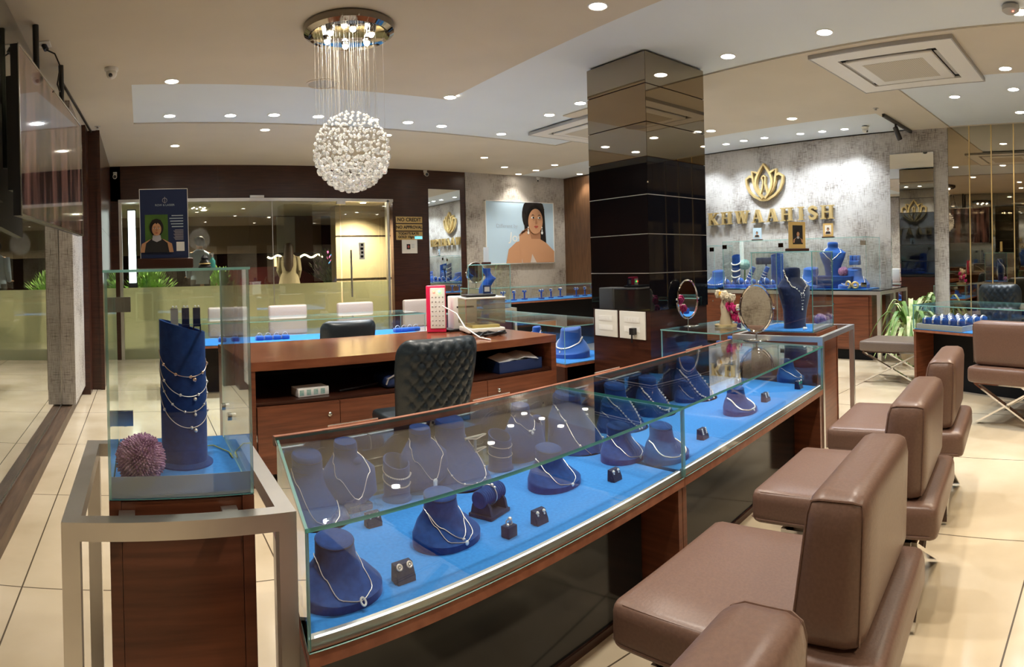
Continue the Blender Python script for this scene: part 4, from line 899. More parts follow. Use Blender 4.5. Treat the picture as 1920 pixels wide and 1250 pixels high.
# ---------------------------------------------------------------- wall case displays (on the counter under the sign)
def wallp(px, x=7.66, z=TZ+.012): p = hitx(px, 530, x); return (x, p[1], z)
WR = -pi/2+.25
def wbust(px, form, lab, nlab=None, x=7.66, mt='velvet_blue', z=TZ+.012, **k):
    p = wallp(px, x, z); display(form, p, WR, lab, mt, lip=False)
    if nlab: necklace(form, p, WR, nlab, r=.004, **k)
mat('velvet_light', (.02,.10,.42), .9, 0, .2, Sheen_Weight=.4)
wbust(1345, Form(LOW, 1.9), 'blue bust with pearl collar in the half-hidden wall case', 'pearl collar in the half-hidden wall case', mt='velvet_light', low=1.6, neck=3.4, shape='u', pend='none', beads=24, beadr=.010)
wbust(1519, Form(LOW, 2.1), 'broad light blue bust left of the raised block in the wall case', 'dark choker with drop in the wall case', mt='velvet_light', low=2.5, pend='stone')
p = wallp(1566); b = MB(); b.rbox(-.13,-.30,0,.13,.30,.17,.01,2); tag(build('display_block', b, 'velvet_blue', None, (7.68, p[1], TZ+.012), 0), 'raised dark blue block in the wall case under the tall bust', 'display block')
wbust(1562, Form(BUST, .98), 'tall light blue bust raised on a block in the wall case', 'long layered necklace with drop on the raised tall bust', z=TZ+.182, x=7.70, mt='velvet_light', neck=7.2, low=2.5, phm=2.0, pend='lariat', beads=26, beadr=.006)
wbust(1601, Form(LOW, 2.0), 'light blue bust at the right end of the wall case', 'pearl necklace at the right end of the wall case', mt='velvet_light', low=1.7, neck=3.3, shape='u', pend='drop', beads=22, beadr=.009)
p = wallp(1381); drum(p, WR, .062, .50, 'tall blue column with three pearl strands in the wall case', .05, 'necklace_column')
for z0, z1, lb in ((.34, .41, 'upper'), (.24, .31, 'middle'), (.15, .22, 'lower')): loop(p, WR, .064, z0, z1, lb+' pearl strand on the tall blue column in the wall case', 17, 'pearl', .011, 'necklace', .006, 'necklace')
p = wallp(1458, 7.82); drum(p, WR, .09, .50, 'tall blue column behind the far foreground bust in the wall case', .05, 'necklace_column')
p = wallp(1397, 7.72); pompom((p[0], p[1], p[2]+.34), .085, 'flower_teal', 'pale teal flower ball in the wall case beside the pearl column', 220)
b = MB(); b.tube([(0,0,0),(.01,.01,.16),(0,0,.30)], .012, 6); tag(build('flower_vase', b, 'leaf_dark', None, p, 0), 'green stem under the pale teal flower ball in the wall case', 'stem')
p = wallp(1585, 7.62); pompom((p[0], p[1]+.03, p[2]+.23), .07, 'flower_purple', 'small pink-purple flower ball beside the raised block', 220)
p = wallp(1604, 7.70); b = MB(); b.rbox(-.05,-.07,0,.05,.07,.06,.01,2); 
for y in (-.055, 0, .055): b.rbox(-.02, y-.022, .05, .02, y+.022, .13, .008, 2)
tag(build('crown_ring_holder', b, 'velvet_light', None, (p[0], p[1], TZ+.012+.315), 0), 'small blue crown-shaped ring holder on top of the right-end bust', 'ring stand')
p = wallp(1597, 7.50); b = MB(); b.torus((0,-.05,.05), .04, .014, (1,.3,.2)); b.torus((0,.05,.055), .042, .016, (1,-.4,0)); tag(build('brooch', b, 'gold', None, p, 0), 'pair of gold knot ornaments at the front of the wall case', 'ornament')
p = wallp(1416, 7.80); b = MB(); b.rbox(-.03,-.17,0,.03,.17,.10,.01,2); tag(build('earring_board', b, 'velvet_dark', None, (p[0], p[1]-.2, p[2]+.34), 0), 'dark blue board raised at the back of the wall case', 'earring stand')
b = MB(); b.tube([(0,0,0),(0,0,.34)], .012, 8); tag(build('board_post', b, 'velvet_dark', None, (p[0], p[1]-.2, p[2]), 0), 'dark blue post carrying the raised board in the wall case', 'stand post')
for k, px_ in enumerate((1362, 1374, 1388, 1400, 1412, 1424, 1436, 1448)):
    p = wallp(px_, 7.56+.05*(k % 2)); s_ = (1.0, .8, 1.15, .9)[k % 4]; t = thing('ring_stand', ['blue ring roll at the left end of the wall case', 'second blue ring roll from the left in the wall case', 'blue ring roll before the pearl column', 'blue ring roll below the teal flower ball', 'blue ring roll with white bangle arm, left one', 'blue ring roll beside the left bangle arm', 'blue ring roll beside the right bangle arm', 'blue ring roll just left of the tall foreground bust'][k], 'ring stand', p, WR)
    b = MB(); b.rbox(-.06*s_,-.05,0,.06*s_,.05,.05,.014,3); build('base', b, 'velvet_light', t)
    b = MB(); b.ball((0,0,.085*s_), .045*s_, 14, 8, 1.1, .8); build('roll', b, 'velvet_light', t)
    b = MB(); b.torus((0,-.01,.09*s_), .044*s_, .006, (1,0,0)); tag(build('ring', b, 'silver' if k != 1 else 'gold', None, p, WR), ['silver ring on the leftmost roll of the wall case', 'gold ring on the second roll of the wall case', 'silver ring before the pearl column', 'silver ring below the teal flower ball', 'silver ring left of the left bangle arm', 'silver ring right of the left bangle arm', 'silver ring left of the right bangle arm', 'silver ring beside the tall foreground bust'][k], 'ring')
for k, px_ in enumerate((1408, 1434)):
    p = wallp(px_, 7.72); t = thing('bangle_cone', ['left', 'right'][k]+' slanting blue bangle arm in the wall case', 'bangle stand', p, WR)
    b = MB(); b.tube([(-.07,0,.05),(.05,0,.30)], .035, 14); build('arm', b, 'velvet_light', t); b = MB(); b.rbox(-.10,-.06,0,.06,.06,.06,.01,2); build('base', b, 'velvet_blue', t)
    b = MB()
    for f in (.4, .55, .7): b.torus((-.07+.12*f, 0, .05+.25*f), .038, .004, (.43,0,.9), 20, 6)
    tag(build('bangle', b, 'silver', None, p, WR), 'set of silver bangles on the '+['left', 'right'][k]+' slanting blue arm', 'bangle')
# small framed pictures on the cases
def stand_picture(p, rz, w_, h_, label, mats_, art):
    t = thing('stand_picture', label, 'framed picture', p, rz)
    b = MB(); b.rbox(-w_*.62, -.03, 0, w_*.62, .03, h_*.10, .004, 2); build('foot', b, 'wood_dark', t)
    b = MB(); b.box(-w_/2, -.008, h_*.10, w_/2, .008, h_); fr_ = build('frame', b, mats_[0], t, smooth=0)
    art(t, w_, h_, -.009); return t
# ================================================================ printed pictures
def flat(mb, pts, y, mi): mb.add([(u, y, v) for u, v in pts], [tuple(range(len(pts)))], mi)
def ell(cx, cz, rx, rz_, n=28, a0=0, a1=2*pi, tilt=0):
    full = abs(a1-a0-2*pi) < 1e-6; k = n if full else n+1
    P_ = [(rx*cos(a0+(a1-a0)*i/n), rz_*sin(a0+(a1-a0)*i/n)) for i in range(k)]
    return [(cx+x*cos(tilt)-z*sin(tilt), cz+x*sin(tilt)+z*cos(tilt)) for x, z in P_]
PM = ['skin_print', 'hair', 'skin_shade', 'lip_print', 'paper', 'dress_black', 'choker', 'silver', 'dress_pale']
mat('dress_black', (.01,.01,.012), .6); mat('dress_pale', (.62,.55,.50), .6)
def portrait(t, cx, cz, s, y, tilt=.0, kind='frontal', xr=(-99, 99), zr=(-99, 99)):
    b = MB(); e = .0006*max(1, s*3)
    P_ = lambda pts: [(min(xr[1], max(xr[0], cx+u*s)), min(zr[1], max(zr[0], cz+v*s))) for u, v in pts]
    f = lambda pts, k, mi: flat(b, P_(pts), y-e*k, mi)
    if kind == 'frontal':
        f(ell(0, .30, .26, .33), 1, 1); f([(-.10,-.15),(.10,-.15),(.11,.12),(-.11,.12)], 2, 2)
        f([(-.62,-.62),(.62,-.62),(.56,-.30),(.30,-.16),(.10,-.08),(-.10,-.08),(-.30,-.16),(-.56,-.30)], 3, 0)
        f([(-.46,-.62),(.46,-.62),(.40,-.28),(.20,-.12),(-.20,-.12),(-.40,-.28)], 4, 5)
        f([(-.17,-.16),(0,-.24),(.17,-.16),(.14,.02),(-.14,.02)], 5, 6)
        f(ell(0, .24, .175, .235), 6, 0)
        f([(-.20,.30),(-.17,.44),(-.06,.50),(.0,.42),(.06,.50),(.17,.44),(.20,.30),(.23,.42),(.16,.58),(0,.63),(-.16,.58),(-.23,.42)], 7, 1)
    else:
        f(ell(.0, .34, .27, .36, tilt=-.1), 1, 1); f([(.10,.30),(.27,.34),(.30,-.25),(.20,-.30),(.10,-.05)], 2, 1)
        f([(-.22,.30),(-.14,.30),(-.14,-.10),(-.22,-.08)], 2, 1)
        f([(-.12,-.25),(.16,-.25),(.16,.10),(-.12,.10)], 3, 2)
        f([(-.66,-.62),(.62,-.62),(.56,-.38),(.30,-.22),(.14,-.14),(-.10,-.14),(-.42,-.20),(-.60,-.34)], 4, 0)
        f([(-.30,-.62),(.05,-.62),(-.18,-.22),(-.30,-.20)], 5, 8)
        f([(-.28,-.62),(-.10,-.62),(-.02,-.30),(-.10,-.02),(-.20,.02),(-.34,-.08),(-.36,-.28)], 6, 0)
        for k in range(4): f([(-.36+.05*k,-.07+.03*k),(-.33+.05*k,-.09+.03*k),(-.24+.04*k,.0+.02*k),(-.27+.04*k,.02+.02*k)], 7, 2)
        f(ell(.04, .20, .175, .245, tilt=-.08), 8, 0); f([(-.17,.32),(-.10,.46),(.04,.52),(.18,.44),(.23,.30),(.26,.44),(.12,.62),(-.12,.58),(-.22,.44)], 9, 1)
        for sx in (-.14, .19):
            for j in range(3): f(ell(sx, .08-.05*j, .012+.012*(j == 2), .02+.012*(j == 2), 12), 10, 4)
    ox = 0 if kind == 'frontal' else .05; k0 = 11
    for sx in (-1, 1):
        f(ell(ox+sx*.078, .27, .040, .019, 14), k0, 4); f(ell(ox+sx*.078+(0 if kind == 'frontal' else .012), .27, .019, .018, 12), k0+1, 5)
        f([(ox+sx*.030, .302),(ox+sx*.075,.335),(ox+sx*.130,.305),(ox+sx*.075,.318)], k0+1, 1)
    f([(ox-.012,.25),(ox+.012,.25),(ox+.026,.165),(ox,.155),(ox-.026,.165)], k0, 2)
    f([(ox-.055,.10),(ox-.02,.118),(ox,.112),(ox+.02,.118),(ox+.055,.10),(ox+.02,.075),(ox-.02,.075)], k0+1, 3)
    o = build('portrait', b, PM, t, smooth=0); return o
def text(body, size, loc, rot, mt, parent=None, ext=.0005, name='lettering', align='CENTER', bold=0):
    c = bpy.data.curves.new(name, 'FONT'); c.body = body; c.size = size; c.align_x = align; c.align_y = 'CENTER'; c.extrude = ext; c.offset = bold
    c.materials.append(M[mt]); c.resolution_u = 3
    o = link(bpy.data.objects.new(name, c)); o.location = loc; o.rotation_euler = rot
    bpy.context.view_layer.update(); me = bpy.data.meshes.new_from_object(o); bpy.data.objects.remove(o); o = link(bpy.data.objects.new(name, me)); o.location = loc; o.rotation_euler = rot
    if parent: o.parent = parent
    return o
# poster standing on the tall foreground case
pp = hity(309, 483, 1.62)
t = thing('counter_poster', 'navy poster of a woman in a choker, on the tall foreground case', 'poster', (pp[0], 1.62, 1.362), 0)
b = MB(); b.rbox(-.073, -.022, 0, .073, .022, .027, .004, 2); build('foot', b, 'wood_dark', t)
b = MB(); b.box(-.062, -.004, .027, .062, .004, .207); build('board', b, 'navy', t, smooth=0)
b = MB(); b.box(-.0635, -.0045, .027, -.062, .0045, .2085); b.box(.062, -.0045, .027, .0635, .0045, .2085); b.box(-.0635, -.0045, .207, .0635, .0045, .2085); build('frame', b, 'paper', t, smooth=0)
b = MB(); flat(b, [(-.050,.043),(.010,.043),(.010,.141),(-.050,.141)], -.0046, 0); build('photo_ground', b, 'leaf_dark', t, smooth=0)
portrait(t, -.020, .086, .070, -.0050)
b = MB(); flat(b, [(.031,.045),(.052,.045),(.052,.069),(.031,.069)], -.0048, 0); build('card_square', b, 'paper', t, smooth=0)
b = MB()
for i in range(5): flat(b, [(.050-.030-.002*((i*3) % 4), .139-.0072*i), (.050, .139-.0072*i), (.050, .1365-.0072*i), (.050-.030-.002*((i*3) % 4), .1365-.0072*i)], -.0048, 0)
for i in range(10): flat(b, [(.050-.022-.002*((i*5) % 3), .101-.0028*i), (.050, .101-.0028*i), (.050, .1-.0028*i), (.050-.022-.002*((i*5) % 3), .1-.0028*i)], -.0048, 1)
b.torus((.003, -.0049, .178), .006, .0006, (0,1,0), 18, 4, mi=1); b.tube([(.003,-.005,.170),(.003,-.005,.187)], .0007, 4, mi=1)
build('print_lines', b, ['print_grey', 'choker'], t, smooth=0)
text('ROW & LASSER', .0075, (.003, -.0046, .1655), (pi/2, 0, 0), 'print_grey', t, .0001)
# small things on top of the foreground case
q = hity(450, 498, 1.86); t = thing('pump_bottle', 'tiny teal pump bottle on the glass top of the foreground case', 'bottle', (min(q[0], .215), 1.86, 1.3605))
b = MB(); b.lathe([(.008,0),(.009,.002),(.009,.024),(.004,.030),(.003,.034)], 14); build('body', b, 'bottle_teal', t); b = MB(); b.tube([(0,0,.034),(0,0,.043)], .0015, 6); b.box(-.005,-.0015,.042,.003,.0015,.0455); build('pump', b, 'white_plastic', t)
q = hity(384, 498, 1.80); b = MB(); b.lathe([(.018,0),(.019,.006),(.013,.012),(.016,.018),(.010,.026),(.012,.031),(.004,.040)], 16); b.torus((0,0,.014), .016, .002, mi=1); tag(build('figurine', b, ['black_plastic', 'gold'], None, (q[0], 1.80, 1.3605), 0), 'small dark figurine with gold band on the foreground case', 'figurine')
# large wall poster
t = thing('wall_poster', 'pale blue poster of a woman with earrings on the back wall', 'poster', (0, YB-.02, 0))
b = MB(); b.box(6.06, -.045, 1.38, 7.63, 0, 2.54); build('board', b, 'sky_print', t, smooth=0)
portrait(t, 7.14, 1.98, 1.0, -.047, kind='turned', xr=(6.06, 7.63), zr=(1.38, 2.54))
text('Different by', .10, (6.52, -.047, 2.08), (pi/2, 0, 0), 'print_grey', t, .0005); text('Joy', .24, (6.72, -.047, 1.86), (pi/2, .12, 0), 'paper', t, .0005)
# crop what the portrait draws outside the board: a thin frame keeps the edge clean
b = MB(); b.box(6.045, -.05, 1.365, 6.06, 0, 2.555); b.box(7.63, -.05, 1.365, 7.645, 0, 2.555); b.box(6.045, -.05, 2.54, 7.645, 0, 2.555); b.box(6.045, -.05, 1.365, 7.645, 0, 1.38); build('frame', b, 'paper', t, smooth=0)
# standing pictures above the wall case and the far case
def art(kind):
    def f(t, w_, h_, y):
        b = MB(); flat(b, [(-w_*.32, h_*.24), (w_*.32, h_*.24), (w_*.32, h_*.88), (-w_*.32, h_*.88)], y, 0); build('photo_ground', b, {'dark': 'dress_black', 'blue': 'sky_print', 'red': 'paper'}[kind], t, smooth=0)
        portrait(t, 0, h_*.50, w_*.50, y-.001)
    return f
p = hitx(1487, 490, 7.0); c = c2w(4.22, 1.58)
stand_picture((c[0]+.02, c[1], 1.402), T-.55, .145, .215, 'gold-framed portrait standing on the far glass case', ['gold_sign'], art('dark'))
p = hitx(1420, 445, 7.6); stand_picture((7.6, p[1], 1.622), -pi/2+.2, .13, .185, 'small blue picture of a figure on the long wall case', ['sky_print'], art('blue'))
p = hitx(1553, 440, 7.6); stand_picture((7.6, p[1], 1.622), -pi/2+.2, .14, .20, 'small gold-framed portrait on the right of the long wall case', ['gold_sign'], art('red'))
# price and rule signs on the back wall
for k, (z0, z1, s, sz) in enumerate(((2.115, 2.225, 'NO CREDIT', .086), (1.985, 2.095, 'NO APPROVAL', .074), (1.825, 1.965, "TODAY'S RATE\nGOLD 10gm Rs.", .058))):
    t = thing('wall_sign', ['gold NO CREDIT sign on the dark veneer wall', 'gold NO APPROVAL sign on the dark veneer wall', "gold TODAY'S RATE sign on the dark veneer wall"][k], 'sign', (4.52, YB-.012, (z0+z1)/2))
    b = MB(); b.box(-.25, -.008, -(z1-z0)/2, .25, .010, (z1-z0)/2); build('plate', b, 'gold_sign', t, smooth=0)
    text(s, sz, (0 if k < 2 else -.02, -.010, 0 if k < 2 else .006), (pi/2, 0, 0), 'sign_dark', t, .001, bold=.0022)
    if k == 2: b = MB(); b.box(.10, -.013, -.055, .24, -.010, -.012); build('rate_display', b, 'screen_blue', t, smooth=0); text('4610', .045, (.17, -.015, -.034), (pi/2,0,0), 'paper', t, .0005)
t = thing('notice', 'white paper notice with a small photo below the gold signs', 'notice', (4.52, YB-.012, 1.71))
b = MB(); b.box(-.145,-.006,-.12,.145,.010,.12); build('sheet', b, 'paper', t, smooth=0)
b = MB(); flat(b, [(-.06,-.05),(.01,-.05),(.01,.04),(-.06,.04)], -.008, 0); flat(b, ell(-.025,-.005,.02,.025,12), -.009, 1)
for i in range(3): flat(b, [(.03,.03-.025*i),(.09,.03-.025*i),(.09,.037-.025*i),(.03,.037-.025*i)], -.008, 2)
build('photo', b, ['dress_black', 'lip_print', 'print_grey'], t, smooth=0)
# ---------------------------------------------------------------- shop sign
LW = .135
def glyph(ch):
    st, th, sf = .040, .020, .014; q = []
    def stem(x, w_=st): q.append([(x,0),(x+w_,0),(x+w_,.19),(x,.19)]); 
    def serif(x, z, w_=.085): q.append([(x-w_/2, z),(x+w_/2, z),(x+w_/2, z+sf),(x-w_/2, z+sf)])
    def dg(a, b_, w_): q.append([(a[0]-w_/2, a[1]),(a[0]+w_/2, a[1]),(b_[0]+w_/2, b_[1]),(b_[0]-w_/2, b_[1])])
    if ch == 'K': stem(.02); serif(.04,0); serif(.04,.176); dg((.06,.075),(.150,.185),.022); dg((.155,.005),(.085,.105),.044); serif(.16,0,.075); serif(.155,.176,.065)
    if ch == 'H': stem(.02); stem(.13); [serif(x, z) for x in (.04,.15) for z in (0,.176)]; q.append([(.05,.088),(.14,.088),(.14,.106),(.05,.106)])
    if ch == 'W': dg((.075,0),(.03,.19),.042); dg((.075,0),(.125,.19),.020); dg((.165,0),(.115,.19),.042); dg((.165,0),(.215,.19),.020); serif(.035,.176,.08); serif(.115,.176,.07); serif(.215,.176,.06)
    if ch == 'A': dg((.035,0),(.095,.19),.020); dg((.165,0),(.100,.19),.046); q.append([(.055,.058),(.145,.058),(.145,.074),(.055,.074)]); serif(.035,0,.065); serif(.165,0,.085)
    if ch == 'I': stem(.045); serif(.065,0); serif(.065,.176)
    if ch == 'S':
        c = [(.125,.140),(.120,.165),(.085,.178),(.045,.165),(.035,.140),(.050,.115),(.085,.097),(.118,.078),(.130,.050),(.115,.022),(.080,.012),(.045,.022),(.032,.052)]
        for i in range(len(c)-1):
            a, b_ = Vector(c[i]), Vector(c[i+1]); d = (b_-a).normalized(); w_ = .012+.012*sin(pi*(i+.5)/(len(c)-1)); nn = Vector((-d.y, d.x))*w_
            q.append([tuple(a-d*.005-nn), tuple(b_+d*.005-nn), tuple(b_+d*.005+nn), tuple(a-d*.005+nn)])
    return q
sg = thing('shop_sign', 'raised gold letters spelling the shop name on the papered wall', 'sign', (XR, 0, 0))
adv = {'K': .245, 'H': .255, 'W': .285, 'A': .245, 'I': .17, 'S': .205}
tot = sum(adv[c] for c in 'KHWAAHISH'); yy = 6.07; sc_ = 2.22/(tot-.07)
for ch in 'KHWAAHISH':
    b = MB()
    for k, poly in enumerate(glyph(ch)):
        d0, d1 = -.070+.0004*k, -.018
        pts = [(yy-u*sc_, 1.905+v*1.03) for u, v in poly]; n = len(pts)
        b.add([(d0, y, z) for y, z in pts]+[(d1, y, z) for y, z in pts], [tuple(range(n)), tuple(range(n, 2*n))[::-1]]+[(i, n+i, n+(i+1) % n, (i+1) % n) for i in range(n)])
    b.tube([(-.02, yy-.09*sc_, 1.98), (0, yy-.09*sc_, 1.98)], .006, 6)
    build('letter', b, 'gold', sg, smooth=0); yy -= adv[ch]*sc_
# lotus emblem
em = thing('emblem', 'raised gold lotus emblem on the papered wall above the shop name', 'emblem', (XR, 4.99, 2.50))
def ribbon(pts, w0, name='petal', d0=-.075, closed=False):
    b = MB(); V_ = [Vector(p) for p in pts]; n = len(V_); Lp, Rp = [], []
    for i in range(n):
        a = V_[(i-1) % n] if closed or i else V_[0]; c = V_[(i+1) % n] if closed or i < n-1 else V_[-1]; d = (c-a).normalized(); nn = Vector((-d.y, d.x))*w0/2
        Lp.append(V_[i]+nn); Rp.append(V_[i]-nn)
    vs = []
    for i in range(n): vs += [(d0, -Lp[i].x, Lp[i].y), (d0, -Rp[i].x, Rp[i].y), (-.02, -Rp[i].x, Rp[i].y), (-.02, -Lp[i].x, Lp[i].y)]
    fs = []
    for i in range(n if closed else n-1):
        j = (i+1) % n
        for k in range(4): fs.append((i*4+k, j*4+k, j*4+(k+1) % 4, i*4+(k+1) % 4))
    if not closed: fs += [(0,1,2,3), tuple((n-1)*4+k for k in (3,2,1,0))]
    b.add(vs, fs); build(name, b, 'gold', em, smooth=35)
def petal_curve(x0, z0, xt, zt, bow, n=9):
    P_ = []
    for i in range(n+1):
        f = i/n; nx, nz = -(zt-z0), xt-x0; l = hypot(nx, nz); k = bow*sin(pi*f**.9)
        P_.append((x0+(xt-x0)*f+nx/l*k, z0+(zt-z0)*f+nz/l*k))
    return P_
ribbon(petal_curve(-.02,-.235, 0,.275,.135)+petal_curve(.02,-.235, 0,.275,-.135)[::-1][1:], .034, d0=-.085)
for s_ in (-1, 1):
    m_ = lambda P_: [(s_*x, z) for x, z in P_]
    ribbon(m_([(.085,.13),(.15,.165),(.215,.185),(.205,.09),(.19,.0),(.15,-.10),(.08,-.19)]), .030, d0=-.07)
    ribbon(m_([(.20,.095),(.26,.115),(.325,.075),(.315,-.02),(.27,-.12),(.18,-.20),(.06,-.255),(0,-.262)]), .036, d0=-.065)
ribbon([(-.045,.055),(-.03,.095),(.0,.105),(.025,.08),(.02,.04),(.015,-.02),(.035,-.09),(.06,-.17)], .024, 'figure', -.07)
ribbon([(-.03,.06),(-.02,.0),(-.035,-.08),(-.07,-.17)], .020, 'figure', -.07)
# ---------------------------------------------------------------- mirrors
b = MB(); b.box(XR-.03, 2.37, .10, XR, 2.99, 2.74); tag(build('wall_mirror', b, 'mirror', smooth=0), 'tall frameless mirror on the papered wall behind the potted plant', 'mirror')
b = MB(); b.box(4.90, YB-.02, .55, 5.54, YB, 2.72); tag(build('wall_mirror', b, 'mirror', smooth=0), 'tall mirror on the dark veneer wall left of the wall poster', 'mirror')
b = MB()
ys_ = [2.18]+[2.18-.295*k for k in range(1, 18)]
for a, c in zip(ys_, ys_[1:]): b.box(XR-.0, c+.004, .10, XR+.018, a-.004, CEIL)
struct('wall_right_mirrors', b, 'mirror_warm')
sh = thing('mirror_shelf_unit', 'gold-edged glass shelf strips on the mirrored bay', 'shelf')
for k, y in enumerate(ys_[1:9]): b = MB(); b.box(XR-.012, y-.006, .10, XR-.001, y+.006, CEIL); build('gold_strip', b, 'gold', sh, smooth=0)
for (y0, y1, z) in ((1.87, 1.59, 1.98), (1.30, 1.00, 2.0), (1.0, .4, 1.1), (1.87, 1.30, .98)): b = MB(); b.box(XR-.16, y1, z, XR-.001, y0, z+.012); build('shelf', b, 'acrylic', sh, smooth=0)
for k, (y, z) in enumerate(((1.86, 1.26), (1.55, 1.30))): pass
def oval_mirror(p, rz, w_, h_, zc_, label, mt='mirror', tilt=0):
    TM = Matrix.Translation((0,0,zc_)) @ Matrix.Rotation(tilt, 4, 'X') @ Matrix.Translation((0,0,-zc_))
    t = thing('table_mirror', label, 'mirror', p, rz)
    b = MB(); b.lathe([(.001,.010),(.02,.010),(w_*.42,.004),(w_*.44,.0),(.001,0)], 32); build('foot', b, 'chrome', t)
    b = MB(); b.tube([(0,0,.008),(0,0,zc_-h_/2-.012)], .006, 10); build('stem', b, 'chrome', t)
    P_ = [(w_*.56*cos(a), 0, zc_+h_*.53*sin(a)) for a in [pi+.15+(pi-.3)*i/24 for i in range(25)]]
    b = MB(); b.tube(P_, .005, 8); b.ball((-w_*.56,0,zc_), .011, 10, 6); b.ball((w_*.56,0,zc_), .011, 10, 6); build('yoke', b, 'chrome', t)
    b = MB(); b.torus((0,0,zc_), 1, .008, (0,1,0), 40, 8, w_/2, h_/2) if 0 else b.tube([(w_/2*cos(2*pi*i/48), 0, zc_+h_/2*sin(2*pi*i/48)) for i in range(48)], .008, 8, True); b.xf(TM); build('rim', b, 'chrome', t)
    b = MB(); n = 48; b.add([((w_/2-.004)*cos(2*pi*i/n), y, zc_+(h_/2-.004)*sin(2*pi*i/n)) for y in (-.003, .003) for i in range(n)], [tuple(range(n)), tuple(range(n, 2*n))[::-1]]+[(i, n+i, n+(i+1) % n, (i+1) % n) for i in range(n)]); b.xf(TM); build('glass', b, mt, t, smooth=30)
    return t
p = at(1417, 636, .80); oval_mirror((p[0]-.02, p[1]-.02, .802), -HEAD+.02-.36, .215, .315, .215, 'oval chrome table mirror standing on the far sales counter', tilt=-.04)
p = at(1290, 610, .80); oval_mirror((p[0], p[1], .802), -.18, .215, .32, .225, 'oval chrome table mirror by the mirrored pillar, turned a little away')
# ---------------------------------------------------------------- things on the back counters
gst = stand('metal_stand', 'steel stand carrying the glass case with the curved blue neck form', 3.98, 4.50, 6.52, 6.98, .80, .035)
b = MB(); b.box(4.03, 6.57, 0, 4.45, 6.93, .80); tag(build('wooden_plinth', b, 'wood_dark', smooth=0), 'dark wooden plinth under the curved blue neck form', 'plinth')
tall_case('slim glass case with the curved blue neck form beyond the desk', 4.03, 4.45, 6.57, 6.93, .805, 1.36)
b = MB(); pr = [(0,.0,.05),(.0,.03,.05),(-.02,.14,.062),(-.01,.24,.070),(.04,.32,.075),(.085,.37,.070),(.055,.41,.045),(.03,.45,.050),(.03,.50,.055)]
b.rings([[(x+r_*cos(2*pi*k/24), r_*.8*sin(2*pi*k/24), z) for k in range(24)] for x, z, r_ in pr]); tag(build('neck_form', b, 'velvet_blue', None, (4.17, 6.75, .812), -.2, 60), 'curved blue neck form in the slim glass case', 'necklace stand')
b = MB(); b.rbox(-.06,-.02,0,.06,.02,.03,.005,2); b.box(-.035,-.004,.03,.035,.004,.22, 1); tag(build('stand_picture', b, ['wood_dark', 'grey_plastic'], None, (4.2, 6.75, 1.362), -.3, 0), 'small pale sign with dark foot on the slim glass case', 'sign')
oval_mirror((4.62, 7.72, 1.022), -.40, .26, .30, .23, 'round table mirror beside the slim glass case on the far counter')
def ring_tree(p, rz, label, s_=1.0, two=True):
    t = thing('ring_tree', label, 'ring stand', p, rz)
    b = MB(); b.rbox(-.035*s_,-.03*s_,0,.035*s_,.03*s_,.02,.004,2); build('base', b, 'velvet_light', t)
    b = MB(); b.tube([(0,0,.02),(0,0,.12*s_)], .012*s_, 8); b.tube([(-.04*s_,0,.12*s_),(.04*s_,0,.12*s_)], .014*s_, 8); build('arm', b, 'velvet_light', t)
    b = MB(); b.torus((.018*s_,0,.12*s_), .018*s_, .004, (1,0,0), 16, 6); build('ring', b, 'silver', t); b = MB(); b.torus((-.02*s_,0,.12*s_), .018*s_, .004, (1,0,0), 16, 6); build('ring', b, 'silver', t)
    return t
rt = ring_tree((4.9, 7.8, .80), 0, 'blue ring tree, leftmost in the far counter under the wall poster', 1.1); rt['group'] = 'ring trees in the far counter'
names = ['second', 'third', 'fourth', 'fifth', 'sixth', 'seventh', 'eighth', 'ninth', 'tenth']
for k in range(9): dup(rt, (4.9+.24*(k+1), 7.8+.06*((k*7) % 3), .80), .3*((k*5) % 3), 'blue ring tree, %s from the left in the far counter under the wall poster' % names[k], 'ring trees in the far counter')
b = MB(); b.box(-.5,-.14,0,.5,.14,.035); tag(build('display_tray', b, 'velvet_light', None, (6.0, 7.72, .802), 0, 0), 'blue tray under the ring trees in the far counter', 'tray') if 0 else None
# busts in counter E beside the pillar
p = at(1068, 668, .47); f5 = Form(LOW, 2.0)
display(f5, (3.72, 4.55, .47), -pi/2+.25, 'large blue bust with white collar beside the mirrored pillar', 'velvet_light', lip=False); necklace(f5, (3.72, 4.55, .47), -pi/2+.25, 'white stone collar on the large blue bust beside the pillar', low=2.6, neck=3.6, shape='u', r=.008, pend='pear')
f6 = Form(SHOULDER, 1.1); display(f6, (3.70, 5.05, .47), -pi/2+.3, 'blue bust behind the large bust beside the pillar', 'velvet_light', lip=False); necklace(f6, (3.70, 5.05, .47), -pi/2+.3, 'chain on the blue bust behind the large bust beside the pillar', low=2.2, neck=5.2, r=.004, pend='none')
